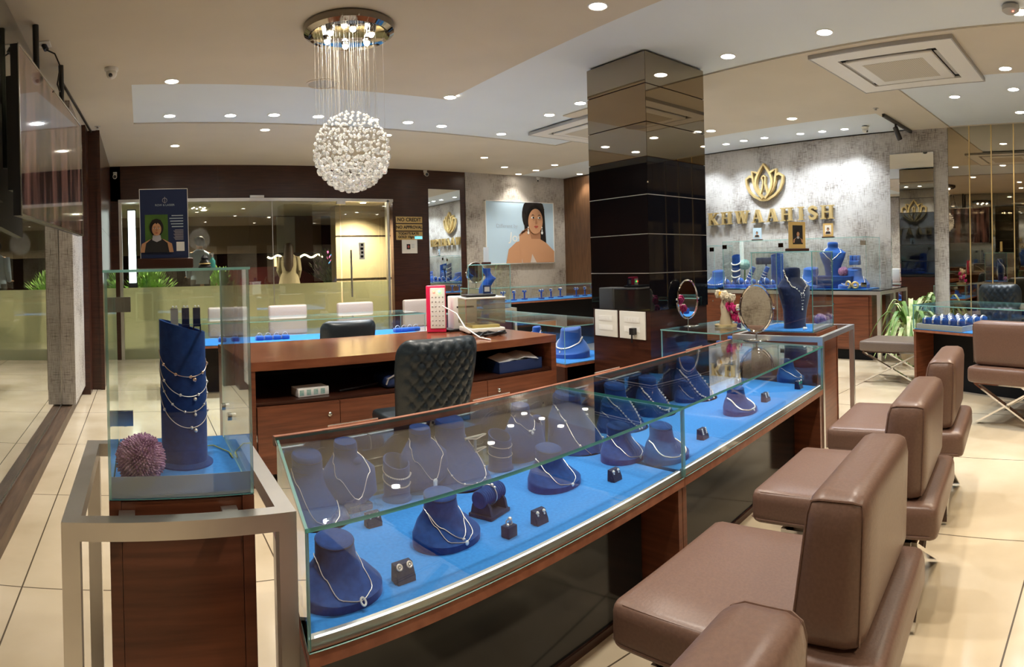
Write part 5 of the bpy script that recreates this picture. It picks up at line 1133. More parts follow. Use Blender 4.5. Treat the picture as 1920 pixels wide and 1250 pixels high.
# items inside back counter and return counter
for k, px_ in enumerate((416, 440, 486, 502, 518, 534, 745, 757, 768, 779)):
    p = at(px_, 628, .56); t = thing('ring_roll', ['blue ring roll at the far left of the back counter', 'second blue ring roll from the left in the back counter', 'blue ring roll left of centre before a cream chair', 'blue ring roll before a cream chair, next one', 'blue ring roll in the middle before a cream chair', 'blue ring roll right of the cream chair middle', 'blue ring roll beside the plain black chair', 'blue ring roll next to the one beside the plain black chair', 'blue ring roll left of the pink lamp', 'blue ring roll just behind the pink lamp'][k], 'ring stand', (hity(px_, 600, 6.95)[0], 6.95, .56), 0)
    b = MB(); b.rbox(-.045,-.05,0,.045,.05,.05,.015,3); build('roll', b, 'velvet_light', t); b = MB(); b.torus((0,0,.05), .03, .004, (0,1,0), 16, 6); build('ring', b, 'silver', t)
for k, (x, y) in enumerate(((4.15, 3.05), (4.45, 3.15))): display(Form(LOW, .9), (x, y, .55), .1, ['blue bust inside the small counter before the pillar, left one', 'blue bust inside the small counter before the pillar, right one'][k], 'velvet_light', lip=False)
# bracelets in the right-hand counter
trp = lambda x, y, z: (5.86+x*cos(RA)-y*sin(RA), 1.99+x*sin(RA)+y*cos(RA), z)
b = MB(); b.box(.03, .02, 0, .60, .60, .03); b.box(.03,.02,.03,.045,.60,.05); b.box(.585,.02,.03,.60,.60,.05); b.box(.045,.02,.03,.585,.035,.05); tag(build('display_tray', b, 'grey_plastic', None, (5.86, 1.99, .631), RA, 0), 'grey tray holding rows of bracelets in the right-hand counter', 'tray')
t0 = thing('bracelet_roll', 'x', 'bracelet stand', trp(.1, .1, .662), RA, 'bracelet rolls in the right-hand counter')
b = MB(); b.rbox(-.035,-.040,0,.035,.040,.075,.018,3); build('roll', b, 'velvet_blue', t0, smooth=60); b = MB(); b.torus((0,0,.045), .043, .0035, (1,0,0), 20, 6); build('bracelet', b, 'silver', t0); b = MB(); b.torus((.014,0,.045), .043, .002, (1,0,0), 20, 6); build('bracelet', b, 'silver', t0)
cnt = 0; ordn = ['front', 'second', 'third', 'rear']
for r_ in range(4):
    for c_ in range(5):
        p = trp(.10+.105*c_, .10+.125*r_, .662); lb = 'blue roll with bracelet, %s row, %s from the left on the grey tray' % (ordn[r_], ['first', 'second', 'third', 'fourth', 'fifth'][c_])
        if cnt == 0: t0['label'] = lb; t0.location = p
        else: dup(t0, p, RA, lb)
        cnt += 1
for c_ in range(5): dup(t0, trp(.78+.2*c_, .30, .632), RA, 'blue roll with bracelet right of the grey tray, %s of five' % ['first', 'second', 'third', 'fourth', 'last'][c_], 'bracelet rolls right of the grey tray')
# ================================================================ ceiling lamps
def downlight(x, y, label, group, cool=False, r=.055, watts=None, size=115, tgt=None):
    z = zc(x, y); t = thing('downlight', label, 'ceiling light', (x, y, z), 0, group)
    b = MB(); b.lathe([(r*1.22, 0), (r*1.22, -.003), (r*1.02, -.006), (r*1.0, -.001)], 28, cap=False); build('trim_ring', b, 'white_plastic', t)
    b = MB(); b.lathe([(r, -.0015), (r*.6, -.0035), (.001, -.004)], 28, cap=True); build('diffuser', b, 'lamp_cool' if cool else 'lamp_warm', t)
    l = bpy.data.lights.new('downlight_lamp', 'SPOT'); l.energy = watts or SPOT_W; l.color = COOL if cool else (NEUT if cool is None else WARM); l.spot_size = radians(size); l.spot_blend = .7; l.shadow_soft_size = .04
    o = link(bpy.data.objects.new('downlight_lamp', l)); o.location = (x, y, z-.02)
    if tgt: d = Vector(tgt)-Vector(o.location); o.rotation_euler = d.to_track_quat('-Z', 'Y').to_euler()
    return t
ORD = ['first', 'second', 'third', 'fourth', 'fifth', 'sixth', 'seventh', 'eighth', 'ninth', 'tenth']
def cp_at(px, py):
    p = at(px, py, CEIL); z = zc(p[0], p[1]); p = at(px, py, z); return p[0], p[1]
rows = [
 ('cool lamp in the pale ceiling recess before the shop front', True, [(318,217),(432,216),(514,215),(597,218),(700,224),(765,229),(828,236),(940,251)], .06),
 ('warm lamp between the pale recess and the glass shop front', False, [(328,273),(497,243),(726,253),(908,295)], .055),
 ('lamp by the ceiling above the wall poster', None, [(946,313),(972,326),(1005,319),(1040,309),(1087,326)], .055),
 ('lamp in the pale recess along the papered sign wall', True, [(1326,285),(1383,275),(1416,269),(1454,264),(1520,257),(1560,253),(1601,249)], .05),
 ('lamp in the pale recess near the mirrored bay', True, [(1790,181),(1885,128),(1900,167)], .055),
]
for nm, cool, pts, r in rows:
    for k, q in enumerate(pts):
        x, y = cp_at(*q); w_ = None; tg = None; sz = 115
        if 'sign wall' in nm: w_ = 21; sz = 100; x -= .30; tg = (x+.55, y, 0)
        if 'wall poster' in nm: w_ = 15; sz = 100
        downlight(x, y, '%s %s, counted from the left' % (ORD[k], nm), 'round '+nm.split(' ', 1)[0]+' lamps: '+nm, cool, r, w_, sz, tg)
single = [((1121,11), 'large bright downlight at the top of the ceiling left of the mirrored pillar', None), ((322,152), 'warm downlight beside the ceiling recess nearest the dome camera', False), ((844,182), 'downlight between the chandelier and the mirrored pillar', None), ((1030,215), 'downlight left of the half-hidden air conditioner', True), ((1088,193), 'downlight touching the left edge of the mirrored pillar', True),
 ((1365,105), 'downlight just right of the mirrored pillar top', True), ((1546,60), 'downlight above the left corner of the large air conditioner', True), ((1485,222), 'warm downlight between the large air conditioner and the shop sign', False), ((1333,245), 'warm downlight right beside the mirrored pillar edge', False), ((1913,210), 'warm downlight at the right edge above the mirrored bay', False), ((1912,22), 'downlight in the top right corner beside the smoke detector', False)]
for q, lb, cool in single: x, y = cp_at(*q); downlight(x, y, lb, None, cool, .058)
# unseen ceiling lamps added outside the view to light the floor and chairs
for k, (x, y, cool) in enumerate(((1.25, .7, None), (2.9, .9, None), (.35, 2.35, None), (1.6, 2.2, None), (4.1, .2, False), (5.6, -.7, False), (.2, -1.2, False), (2.2, -1.3, False), (4.0, -1.9, False), (6.3, -2.2, False))):
    downlight(x, y, 'unseen added ceiling lamp over the customer chairs', 'added fill lamps over the customer chairs', cool, .058)
scn_extra = None
# ---------------------------------------------------------------- chandelier
CX, CY = 1.47, 4.10
ch = thing('chandelier', 'crystal ball chandelier hanging from a round chrome ceiling plate', 'chandelier', (CX, CY, CEIL))
b = MB(); b.lathe([(.001,-.055),(.255,-.055),(.27,-.062),(.285,-.07),(.318,-.05),(.325,-.012),(.318,0)], 48, cap=False); build('ceiling_plate', b, 'dark_chrome', ch)
for k in range(6):
    a = 2*pi*k/6+.35; x, y = .165*cos(a), .165*sin(a)
    b = MB(); b.lathe([(.030,-.056),(.030,-.068),(.024,-.074)], 16, (x,y,0)); s_ = build('lamp_socket', b, 'chrome', ch)
    b = MB(); b.ball((x,y,-.078), .022, 12, 6); build('bulb', b, 'bulb', s_)
    l = bpy.data.lights.new('chandelier_lamp', 'SPOT'); l.energy = 13; l.color = NEUT; l.spot_size = 1.9; l.spot_blend = .6; l.shadow_soft_size = .03
    lo = link(bpy.data.objects.new('chandelier_lamp', l)); lo.location = (CX+x, CY+y, CEIL-.11)
RB, ZBALL = .262, 2.175-CEIL
beads = []
for j in range(17):
    th = radians(4+j*10.6); z = RB*1.02*cos(th); rr = RB*sin(th); rr = min(rr, RB)
    if th > radians(125): rr = RB*sin(th)*.96
    br = .0095 if j < 6 else (.0125 if j < 9 else (.019 if j < 11 else .026))
    nn = max(1, int(2*pi*rr/(br*2+(.026 if j < 9 else .008))))
    for i in range(nn):
        a = 2*pi*i/nn+j*.37+random.uniform(-.05, .05); beads.append((rr*cos(a), rr*sin(a), ZBALL+z+random.uniform(-.008, .008), br))
for j in range(150):
    th = random.uniform(.2, 2.6); a = random.uniform(0, 2*pi); q = RB*random.uniform(.4, .9); beads.append((q*sin(th)*cos(a), q*sin(th)*sin(a), ZBALL+q*cos(th), random.choice((.008, .011))))
Vd = Vector((-CX, -CY, 0)).normalized()
beads.sort(key=lambda p: -(p[3]*10+(Vector((p[0], p[1], 0)) @ Vd)))
cm = {}
for k, (x, y, z, r) in enumerate(beads[:100]):
    if r not in cm:
        b = MB(); b.ball((0,0,0), r, 8, 5); cm[r] = build('crystal', b, 'crystal_mix' if 0 else 'crystal', ch, (x, y, z), .3*k, 0); continue
    c = cm[r].copy(); scn.collection.objects.link(c); c.location = (x, y, z); c.rotation_euler = (.3*k, .5*k, 0)
b = MB()
for (x, y, z, r) in beads[100:]: b.ball((x, y, z), r, 7, 4)
o = build('crystals', b, 'crystal', ch, smooth=0); o['kind'] = 'stuff'
for k in range(58):
    rr = random.choice((.06, .11, .15, .19, .22, .245)); a = 2*pi*random.random(); zb = ZBALL+RB*math.sqrt(max(0, 1-(rr/RB)**2))
    b = MB(); b.tube([(rr*cos(a), rr*sin(a), -.056), (rr*cos(a), rr*sin(a), zb)], .0006, 4, cap=False); build('wire', b, 'wire', ch)
b = MB(); b.tube([(0,0,-.056),(0,0,ZBALL-RB)], .002, 5); build('wire', b, 'steel', ch)
# ---------------------------------------------------------------- air conditioners
def cassette(label, cx, cy_, w_, rz=0):
    t = thing('air_conditioner', label, 'air conditioner', (cx, cy_, CEIL), rz); h_ = w_/2
    b = MB()
    def fr(o_, i_, z0, z1, mi=0):
        for q in ((-o_,-o_,o_,-i_),(-o_,i_,o_,o_),(-o_,-i_,-i_,i_),(i_,-i_,o_,i_)): b.box(q[0],q[1],z0,q[2],q[3],z1,mi)
    b = MB(); fr(h_, h_*.98, -.034, .0); build('surround', b, 'grey_plastic', t, smooth=0)
    b = MB(); fr(h_*.98, h_*.70, -.030, .0); build('panel', b, 'white_plastic', t, smooth=0)
    b = MB(); b.box(-h_*.70,-h_*.70,-.012,h_*.70,h_*.70,-.008); build('air_gap', b, 'black_matte', t, smooth=0)
    b = MB(); b.rbox(-h_*.62,-h_*.62,-.042,h_*.62,h_*.62,-.014,.012,3); build('grille_panel', b, 'white_plastic', t)
    b = MB(); g = h_*.44; b.box(-g,-g,-.0435,g,g,-.0425); gp = build('grille_mesh', b, 'grille', t, smooth=0)
    for q in ((-h_*.56,-h_*.685,h_*.56,-h_*.635),(-h_*.56,h_*.635,h_*.56,h_*.685),(-h_*.685,-h_*.56,-h_*.635,h_*.56),(h_*.635,-h_*.56,h_*.685,h_*.56)):
        b = MB(); b.box(q[0], q[1], -.020, q[2], q[3], -.016); build('louvre', b, 'grey_plastic', t, smooth=0)
    return t
g_ = mat('grille', (.5,.46,.38), .6); bb = g_.node_tree.nodes['Principled BSDF']; tc = N(g_, 'ShaderNodeTexCoord'); ck = N(g_, 'ShaderNodeTexVoronoi'); ck.inputs['Scale'].default_value = 55; ck.inputs['Randomness'].default_value = 0
rp = N(g_, 'ShaderNodeValToRGB'); rp.color_ramp.elements[0].position = .36; rp.color_ramp.elements[0].color = (.02,.018,.015,1); rp.color_ramp.elements[1].position = .50; rp.color_ramp.elements[1].color = (.60,.55,.45,1)
L(g_, tc.outputs['Object'], ck.inputs[0]); L(g_, ck.outputs['Distance'], rp.inputs[0]); L(g_, rp.outputs[0], bb.inputs['Base Color'])
cassette('large white ceiling air conditioner near the sign wall', 5.24, 1.84, 1.24)
cassette('white ceiling air conditioner half hidden behind the mirrored pillar', 5.33, 5.90, 1.20)
def dome(px, py, label, s_=1.0, z=CEIL):
    p = at(px, py, z); t = thing('dome_camera', label, 'security camera', (p[0], p[1], z), -HEAD)
    b = MB(); b.lathe([(.058*s_,0),(.058*s_,-.018*s_),(.050*s_,-.03*s_)], 24); build('base', b, 'white_plastic', t)
    b = MB(); b.ball((0,0,-.045*s_), .045*s_, 16, 10); build('dome', b, 'white_plastic', t)
    b = MB(); b.ball((.012*s_,-.030*s_,-.065*s_), .018*s_, 10, 6); build('lens', b, 'black_gloss', t); return t
dome(209, 128, 'white dome camera on the ceiling near the wall television')
dome(1622, 238, 'white dome camera on the ceiling above the sign wall', .9)
dome(1007, 333, 'white dome camera on the ceiling above the wall poster', 1.0)
def bullet(p, rz, label):
    t = thing('bullet_camera', label, 'security camera', p, rz)
    b = MB(); b.tube([(0,.05,.03),(0,0,0)], .012, 8); b.box(-.03,.03,.02,.03,.055,.06); build('bracket', b, 'white_plastic', t, smooth=0)
    b = MB(); b.tube([(0,.03,0),(0,-.07,-.03)], [.03,.034], 14); build('body', b, 'white_plastic', t); b = MB(); b.tube([(0,-.068,-.029),(0,-.076,-.031)], .026, 14); build('lens', b, 'black_plastic', t)
bullet((-.38, 9.715, 2.90), 0, 'white bullet camera in the corner above the glass shop front')
q = hity(797, 306, 9.70); bullet((q[0], 9.68, 2.98), -.2, 'small white bullet camera above the gold rule signs')
p = at(605, 157, CEIL); t = thing('ceiling_speaker', 'round grey speaker grille in the ceiling behind the chandelier', 'speaker', (p[0], p[1], CEIL))
b = MB(); b.lathe([(.155,0),(.155,-.004),(.132,-.008),(.130,-.003)], 36, cap=False); build('rim', b, 'ceiling_paint', t); b = MB(); b.lathe([(.130,-.003),(.001,-.005)], 36); build('grille', b, 'grille_grey', t) if 'grille_grey' in M else build('grille', b, 'grey_plastic', t)
p = at(1895, 12, CEIL); t = thing('smoke_detector', 'grey smoke detector in the top right corner of the ceiling', 'smoke detector', (p[0], p[1], CEIL)); b = MB(); b.lathe([(.06,0),(.06,-.03),(.04,-.045),(.001,-.045)], 24); build('body', b, 'grey_plastic', t)
b = MB(); b.ball((-.03,-.02,-.045), .006, 8, 5); build('indicator', b, 'led_red', t)
for k, (px_, py_, lb) in enumerate(((183, 237, 'small sprinkler on the ceiling over the television'), (1642, 203, 'small sprinkler beside the black track light'))):
    p = at(px_, py_, CEIL); b = MB(); b.lathe([(.035,0),(.035,-.003),(.012,-.006),(.010,-.02),(.018,-.024),(.001,-.026)], 16); tag(build('sprinkler', b, 'grey_plastic', None, p), lb, 'sprinkler')
a, c = at(1656, 213, CEIL), at(1712, 247, CEIL); t = thing('track_light', 'black ceiling track with one spotlight before the sign wall', 'track light', (0,0,0))
b = MB(); bar(b, (a[0],a[1],CEIL-.016), (c[0],c[1],CEIL-.016), .04, .032, (0,0,1)); build('track', b, 'black_plastic', t, smooth=0)
m0 = Vector(a)*.62+Vector(c)*.38; b = MB(); b.tube([(m0.x,m0.y,CEIL-.03),(m0.x,m0.y,CEIL-.10)], .014, 8); build('stem', b, 'black_plastic', t)
b = MB(); b.tube([(m0.x-.02,m0.y,CEIL-.08),(m0.x+.07,m0.y-.03,CEIL-.22)], .033, 16); build('spotlight', b, 'black_plastic', t)
# ---------------------------------------------------------------- television
ta = _m.atan2(5.397-3.386, .155); TL = 2.017
tv = thing('television', 'large wall television hung from the ceiling on the left', 'television', (-.658, 3.386, 1.69), ta)
b = MB(); b.box(0, .0, 0, TL, .045, .965); build('housing', b, 'black_plastic', tv, smooth=0)
b = MB(); b.box(.008, -.004, .012, TL-.008, .0, .955); build('screen', b, 'tv_screen', tv, smooth=0) if 'tv_screen' in M else None
b = MB(); b.box(-.004, -.006, -.004, TL+.004, 0, .010); b.box(-.004,-.006,.956,TL+.004,0,.969); b.box(-.004,-.006,0,.008,0,.965); b.box(TL-.008,-.006,0,TL+.004,0,.965); build('bezel', b, 'steel', tv, smooth=0)
b = MB(); b.box(.04,.045,.15,.6,.085,.80); build('back_cover', b, 'black_plastic', tv, smooth=0)
for x in (.74, 1.58): b = MB(); b.tube([(x,.075,.4),(x,.075,CEIL-1.69)], .022, 10); build('ceiling_pole', b, 'black_plastic', tv)
p = at(82, 82, CEIL); t = thing('ceiling_socket', 'socket plate with black plug on the ceiling above the television', 'socket', (p[0], p[1], CEIL))
b = MB(); b.box(-.05,-.06,-.008,.05,.06,0); build('plate', b, 'white_plastic', t, smooth=0); b = MB(); b.tube([(0,0,-.008),(.02,-.01,-.05)], .020, 10); build('plug', b, 'black_plastic', t)
e_ = (-.658+1.0*cos(ta), 3.386+1.0*sin(ta), 2.655); b = MB(); P_ = [(p[0]+.02,p[1]-.01,CEIL-.05),(p[0]+.08,p[1],CEIL-.08),(p[0]+.12,p[1]-.02,CEIL-.18),(p[0]+.10,p[1]-.05,CEIL-.32),(e_[0]+.03,e_[1],e_[2]+.01)]
b.tube(P_, .006, 6); tag(build('power_cable', b, 'black_plastic'), 'black cable drooping from the ceiling socket to the television', 'cable')
a, c = at(118, 155, CEIL), at(173, 249, CEIL); b = MB(); bar(b, (a[0],a[1],CEIL-.012), (c[0],c[1],CEIL-.012), .02, .02, (0,0,1)); tag(build('ceiling_rail', b, 'black_plastic', smooth=0), 'thin black rail on the ceiling behind the television', 'rail')
# ---------------------------------------------------------------- sockets on the pillar
for k, (y0, y1, lb) in enumerate(((3.80, 4.08, 'white switch plate, left one of the two on the pillar'), (3.47, 3.77, 'white switch plate with a black plug, right one on the pillar'))):
    t = thing('switch_plate', lb, 'switch plate', (PX0+.004, (y0+y1)/2, .825), 0); w_ = (y1-y0)/2
    b = MB(); b.rbox(-.014, -w_, -.115, 0, w_, .115, .004, 2); build('plate', b, 'white_plastic', t)
    for z in (.045, -.035):
        b = MB(); b.box(-.017, -w_*.6, z-.022, -.014, w_*.6, z+.022)
        for j in range(5): b.box(-.0185, -w_*.55+j*w_*.22, z-.012, -.017, -w_*.40+j*w_*.22, z+.012)
        build('switch', b, 'paper', t, smooth=0)
    if k: b = MB(); b.box(-.06, -.055, -.075, -.017, -.01, -.02); b.tube([(-.05,-.03,-.07),(-.05,-.03,-.14)], .008, 6); build('plug', b, 'black_plastic', t)
# ---------------------------------------------------------------- on and in the desk
def wd(px, py): return at(px, py, .78)
p = wd(821, 623); t = thing('emergency_lamp', 'pink rechargeable emergency lamp with white LED panel on the desk', 'lamp', (p[0], p[1]+.02, .781), -.50)
b = MB(); b.rbox(-.085,-.035,0,.085,.035,.405,.010,3); build('housing', b, 'pink_plastic', t)
b = MB(); b.rbox(-.050,-.041,.035,.078,-.030,.385,.004,2); build('led_panel', b, 'white_plastic', t)
b = MB()
for i in range(4):
    for j in range(7): b.ball((-.032+.030*i, -.042, .065+.040*j), .007, 8, 4, 1, .4, 1)
build('led_dot_pattern', b, 'grey_plastic', t)
for x, mt, n_ in ((-.02, 'led_red', 'red'), (.03, 'led_green', 'green')): b = MB(); b.ball((x,-.043,.355), .010, 8, 5); build('indicator', b, mt, t)
b = MB()
for i in range(5): b.box(-.087,-.02,.06+.015*i,-.0845,.02,.066+.015*i)
build('vent', b, 'lip_print', t, smooth=0)
b = MB(); b.box(-.035,-.005,0,.035,.005,.07); b.box(-.022,-.007,.015,.022,-.005,.055,1); tag(build('small_card', b, ['navy', 'grey_plastic'], None, (2.80, 4.50, 1.1105), -.3, 0), 'small dark blue square card standing on the flat black case', 'card')
c = (2.74, 4.50, .781); t = thing('jewellery_scale', 'jewellery scale in an acrylic box on the desk', 'scale', c, -.25)
b = MB(); b.rbox(-.16,-.15,.012,.16,.15,.05,.008,2); build('base', b, 'white_plastic', t); b = MB(); b.rbox(-.12,-.13,.05,.12,.11,.075,.004,2); build('plate', b, 'yellow_metal', t)
b = MB(); b.lathe([(.06,.085),(.06,.090),(.001,.090)], 20); b.tube([(0,0,.07),(0,0,.088)], .008, 8); build('pan', b, 'steel', t)
for q in ((-.17,-.13,.08,.17,-.127,.29),(-.17,.127,.08,.17,.13,.29),(-.17,-.127,.08,-.167,.127,.29),(.167,-.127,.08,.17,.127,.29)): b = MB(); b.box(*q); build('acrylic_side', b, 'acrylic', t, smooth=0)
b = MB(); b.rbox(-.175,-.135,.29,.175,.135,.305,.004,2); build('lid', b, 'white_plastic', t)
for x in (-.13,.13):
    for y in (-.12,.12): b = MB(); b.tube([(x,y,0),(x,y,.014)], .012, 10); build('foot', b, 'black_plastic', t)
b = MB(); b.rbox(-.13,-.09,0,.13,.09,.022,.008,2); tag(build('black_box', b, 'black_plastic', None, (2.70, 4.48, 1.088), -.25), 'flat black case lying on top of the jewellery scale', 'case')
t = thing('printer', 'white printer behind the jewellery scale', 'printer', (2.74, 4.83, .781), -.2)
b = MB(); b.rbox(-.11,-.09,0,.11,.09,.30,.01,2); build('body', b, 'white_plastic', t); b = MB(); b.box(-.08,-.092,.20,.08,-.090,.215); build('paper_slot', b, 'black_plastic', t, smooth=0)
b = MB(); random.seed(3); P_ = [(2.62+.13*sin(i*.9)+.02*i*.1, 4.22+.05*cos(i*1.3), .79+.012*(i % 3)) for i in range(26)]; b.tube(P_, .008, 6); tag(build('adapter_cable', b, 'black_plastic'), 'tangled black cables on the desk before the jewellery scale', 'cable')
b = MB(); P_ = [(2.40,4.56,1.02),(2.47,4.45,.96),(2.46,4.30,.86),(2.49,4.12,.79),(2.50,3.98,.786)]; b.tube(P_, .006, 6); tag(build('white_cable', b, 'paper'), 'white cable running down past the pink lamp', 'cable')
p = wd(785, 608); b = MB(); b.rbox(-.12,-.09,0,.12,.09,.02,.004,2); tag(build('display_tray', b, 'black_plastic', None, (p[0], min(p[1], 4.80), .781), .1), 'black tray on the desk left of the pink lamp', 'tray')
def dp(x, y, z): return desk_pt(x, y, z)
t = thing('storage_box', 'dark blue box of papers in the desk shelf', 'box', dp(2.10, .14, .526), DR)
b = MB(); b.box(-.20,-.10,0,.22,.14,.006); b.box(-.20,-.10,0,.22,-.094,.085); b.box(-.20,.134,0,.22,.14,.085); b.box(-.20,-.1,0,-.194,.14,.085); b.box(.214,-.1,0,.22,.14,.085); build('body', b, 'navy', t, smooth=0)
for k, (x, y, z, r_) in enumerate(((.02,.02,.075,.2),(.08,.0,.09,-.25),(-.06,.0,.085,.1))):
    b = MB(); b.add([(-.12,-.09,0),(0,-.09,.02),(.12,-.09,.0),(-.12,.09,.01),(0,.09,.035),(.12,.09,.01)], [(0,1,4,3),(1,2,5,4)]); b.xf(Matrix.Translation((x,y,z)) @ Matrix.Rotation(r_,4,'Z') @ Matrix.Rotation(.12,4,'X')); tag(build('paper_sheet', b, 'paper', None, dp(2.10, .14, .526), DR, 0), ['white sheet lying in the blue box of papers, lowest', 'white sheet lying in the blue box of papers, topmost', 'white sheet hanging over the left edge of the blue box of papers'][k], 'paper')
t = thing('carton', 'small white patterned carton in the desk shelf', 'box', dp(.45, .14, .526), DR+.1); b = MB(); b.rbox(-.11,-.06,0,.11,.06,.055,.003,2); build('body', b, 'paper', t); b = MB(); [b.box(-.10+.05*i,-.0615,.01,-.07+.05*i,-.060,.045) for i in range(4)]; build('print', b, 'flower_teal', t, smooth=0)
b = MB(); b.tube([(-.15,0,.0),(.15,.03,.02)], .006, 6); tag(build('pen', b, 'black_plastic', None, dp(.80, .12, .535), DR), 'black pen lying in the desk shelf beside the carton', 'pen')
t = thing('document_folder', 'dark blue padded folder in the desk shelf left of the black chair', 'folder', dp(1.12, .15, .526), DR); b = MB(); b.rbox(-.16,-.10,0,.18,.12,.085,.03,4); build('cover', b, 'navy', t); b = MB(); b.tube([(-.155,-.10,.03),(-.14,-.104,.07),(-.10,-.105,.088),(.16,-.105,.092)], .006, 6); build('zip', b, 'silver', t)
# ---------------------------------------------------------------- flowers and plants
p = at(1352, 612, .80); t = thing('flower_garland_figure', 'cream figure draped in pink flowers on the small counter by the pillar', 'flower arrangement', (p[0], p[1]-.05, .802), 0)
b = MB(); b.lathe([(.05,0),(.055,.02),(.038,.10),(.045,.17),(.03,.22),(.02,.24),(.026,.27),(.010,.30)], 20); build('figure', b, 'flower_cream', t)
b = MB(); b.lathe([(.001,.0),(.09,.0),(.095,.02),(.001,.02)], 24); build('base', b, 'gold', t)
random.seed(5)
for k in range(80):
    f = k/80; a = 2.4+f*15; rr = .026+.040*random.random(); z = .26-.22*f+.02*random.random()
    x_, y_ = rr*cos(a)+(.10*f)-.015, rr*sin(a)-.06*f
    b = MB(); r_ = random.uniform(.018, .030)
    for i in range(6):
        an = 2*pi*i/6; b.ball((x_+r_*.7*cos(an), y_-.004, z+r_*.7*sin(an)), r_*.55, 6, 4, 1, .7, 1)
    build('blossom', b, 'flower_yellow' if k in (3, 30) else ('flower_cream' if k % 5 == 0 or f < .25 else 'flower_pink'), t)
def potted(p, label, n=34, h_=.62, sc=1.0):
    t = thing('potted_plant', label, 'potted plant', p, 0)
    b = MB(); b.lathe([(.11*sc,0),(.15*sc,.26*sc),(.16*sc,.28*sc),(.14*sc,.28*sc),(.13*sc,.25*sc),(.001,.25*sc)], 24); build('pot', b, 'pot', t)
    for k in range(n):
        a = 2.399*k+random.uniform(-.2,.2); ln = random.uniform(.34, .56)*sc; up = random.uniform(.25, .75)*h_; b = MB(); Lf, Rt, Md = [], [], []
        for i in range(9):
            f = i/8; r_ = ln*(f**1.1)*.95; z = .25*sc+up*(1-(1-min(1,f*1.5))**2)-max(0,f-.45)**2*1.1*sc; w_ = .030*sc*sin(pi*min(1,(f*.92+.04)))**.8*(.25 if f < .2 else 1)
            c = Vector((r_*cos(a), r_*sin(a), z)); s_ = Vector((-sin(a), cos(a), 0))*w_; Lf.append(c+s_+Vector((0,0,.012))); Rt.append(c-s_+Vector((0,0,.012))); Md.append(c)
        vs = Lf+Md+Rt; fs = [(i,i+1,10+i,9+i) for i in range(8)]+[(9+i,10+i,19+i,18+i) for i in range(8)]; b.add(vs, fs); build('leaf', b, 'leaf_pale' if k % 3 else 'leaf', t, smooth=60)
    return t
potted((7.28, 2.50, 0), 'potted plant with pale striped arching leaves before the tall mirror', 54, .80, 1.0)
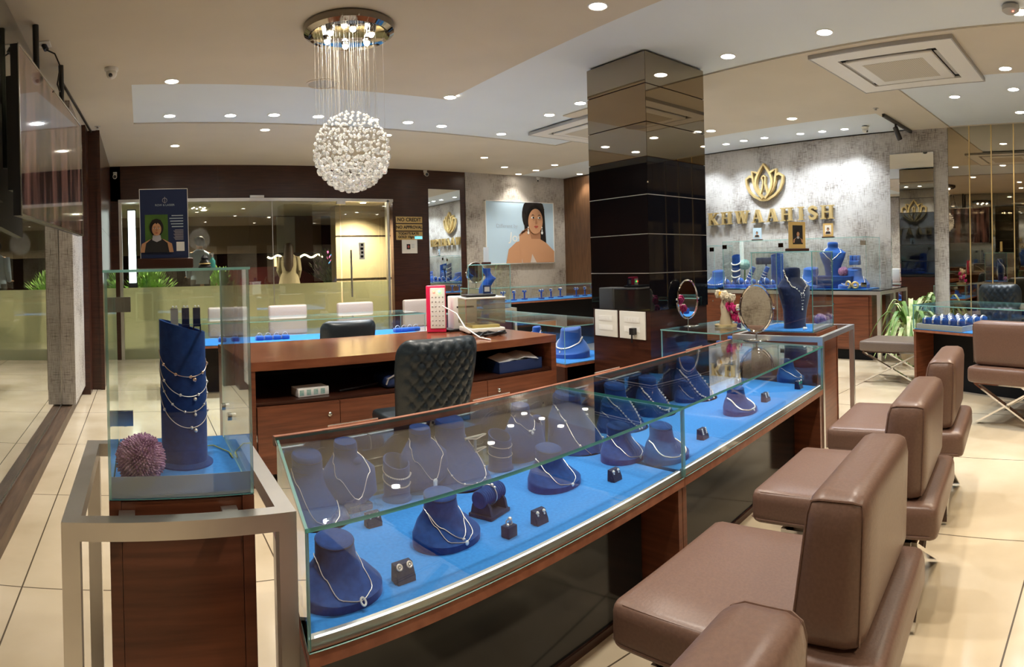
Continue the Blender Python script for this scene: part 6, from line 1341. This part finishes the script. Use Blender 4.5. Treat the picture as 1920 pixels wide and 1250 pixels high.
# ---------------------------------------------------------------- people outside the glass
def skin_body(name, nodes, edges, mt, parent, sub=1):
    me = bpy.data.meshes.new(name); me.from_pydata([n[:3] for n in nodes], edges, []); me.materials.append(M[mt]); o = link(bpy.data.objects.new(name, me)); o.parent = parent
    o.modifiers.new('skin', 'SKIN'); 
    for i, n_ in enumerate(nodes): me.skin_vertices[0].data[i].radius = (n_[3], n_[4] if len(n_) > 4 else n_[3])
    me.skin_vertices[0].data[0].use_root = True
    s_ = o.modifiers.new('smooth', 'SUBSURF'); s_.levels = sub+1; s_.render_levels = sub+1; 
    o.modifiers['skin'].use_smooth_shade = True; return o
def person(loc, rz, h_, label, woman=False):
    k = h_/1.72; t = thing('person', label, 'person', loc, rz); S = lambda x, y, z, *r: (x*k, y*k, z*k)+tuple(q*k for q in r)
    sw = .17 if woman else .20
    nodes = [S(0,0,.93,.13,.10), S(0,-.01,1.12,.12,.09), S(0,0,1.32,.15,.10), S(0,0,1.46,.06,.055), S(0,-.01,1.54,.05,.055), S(0,-.02,1.62,.075,.09), S(0,-.01,1.70,.05,.06),
      S(sw,0,1.42,.05), S(sw+.03,.02,1.16,.040), S(sw-.02,-.16,.98,.030), S(sw-.06,-.26,1.0,.026),
      S(-sw,0,1.42,.05), S(-sw-.03,.02,1.16,.040), S(-sw+.02,-.16,.98,.030), S(-sw+.06,-.26,1.0,.026),
      S(.095,0,.84,.085), S(.10,-.01,.48,.056), S(.10,.02,.08,.038), S(.10,-.12,.03,.034), S(-.095,0,.84,.085), S(-.10,-.01,.48,.056), S(-.10,.02,.08,.038), S(-.10,-.12,.03,.034)]
    ed = [(0,1),(1,2),(2,3),(3,4),(4,5),(5,6),(2,7),(7,8),(8,9),(9,10),(2,11),(11,12),(12,13),(13,14),(0,15),(15,16),(16,17),(17,18),(0,19),(19,20),(20,21),(21,22)]
    skin_body('body', nodes, ed, 'skin', t)
    for sx in (-1, 1):
        for i in range(5):
            x0, y0, z0 = sx*(sw-.06)*k, -.26*k, 1.0*k; a = (-.6, -.2, 0, .2, .4)[i]; ln = (.05, .075, .085, .078, .06)[i]*k
            b = MB(); b.tube([(x0+sx*.018*(i-2)*k, y0, z0), (x0+sx*(.018*(i-2)+ln*sin(a)*.6)*k, y0-ln*.7, z0-.005), (x0+sx*(.018*(i-2)+ln*sin(a))*k, y0-ln, z0-.02*k)], [.009*k, .008*k, .006*k], 6); build('finger', b, 'skin', t)
    E = lambda z, rx, ry, cy_=0: [((rx*cos(2*pi*i/24))*k, (cy_+ry*sin(2*pi*i/24))*k, z*k) for i in range(24)]
    if woman:
        b = MB(); b.rings([E(.45,.30,.22), E(.80,.24,.17), E(1.0,.20,.14), E(1.12,.16,.12), E(1.30,.19,.13), E(1.42,.18,.11), E(1.47,.10,.08)]); build('dress', b, 'dress', t)
        for sx in (-1, 1): b = MB(); b.tube([(sx*sw*k,0,1.43*k),(sx*(sw+.04)*k,.02*k,1.16*k),(sx*(sw-.0)*k,-.12*k,1.0*k)], [.065*k,.055*k,.045*k], 12); build('sleeve', b, 'dress', t)
        b = MB(); b.rings([E(1.14,.05,.03,.12), E(1.25,.10,.045,.115), E(1.42,.105,.06,.08), E(1.55,.105,.085,.035), E(1.66,.10,.10,.015), E(1.715,.06,.07,.01), E(1.725,.02,.02,.01)]); build('hair', b, 'hair_brown', t)
    else:
        b = MB(); b.rings([E(.86,.18,.13), E(.95,.185,.135), E(1.12,.17,.12), E(1.32,.205,.135), E(1.42,.19,.115), E(1.48,.09,.08)]); build('shirt', b, 'shirt_blue', t)
        b = MB(); b.rings([E(1.46,.085,.075), E(1.50,.075,.07)]); build('collar', b, 'shirt_blue', t)
        for sx in (-1, 1):
            b = MB(); b.tube([(sx*sw*k,0,1.43*k),(sx*(sw+.045)*k,.02*k,1.17*k),(sx*(sw-.01)*k,-.13*k,1.0*k)], [.07*k,.058*k,.048*k], 12); build('sleeve', b, 'shirt_blue', t)
            b = MB(); b.tube([(sx*.09*k,0,.94*k),(sx*.10*k,-.01*k,.48*k),(sx*.10*k,.02*k,.07*k)], [.105*k,.078*k,.065*k], 14); build('trouser_leg', b, 'trousers', t)
        b = MB(); b.rings([E(1.56,.06,.03,.06), E(1.60,.095,.09,.02), E(1.66,.10,.105,.0), E(1.71,.085,.09,-.005), E(1.74,.05,.05,0)]); build('hair', b, 'hair', t)
    for sx in (-1, 1): b = MB(); b.ball((sx*.080*k, -.01*k, 1.615*k), .022*k, 8, 6, .4, .8, 1.2); build('ear', b, 'skin', t)
    b = MB(); b.rings([[(q*.012*k, (-.105-.0*abs(q))*k, (1.60+.0)*k) for q in (-1, 0, 1, 0)], [(0, -.125*k, 1.585*k)]*4]); build('nose', b, 'skin', t)
    return t
p = hity(372, 445, 11.2); person((p[0]+.02, 11.2, ZO), pi+.25, 1.68, 'person outside in a pale blue shirt seen from behind')
p = hity(541, 455, 11.3); person((p[0], 11.3, ZO), pi-.35, 1.56, 'person outside in a gold-beige dress with long hair, seen from behind', True)
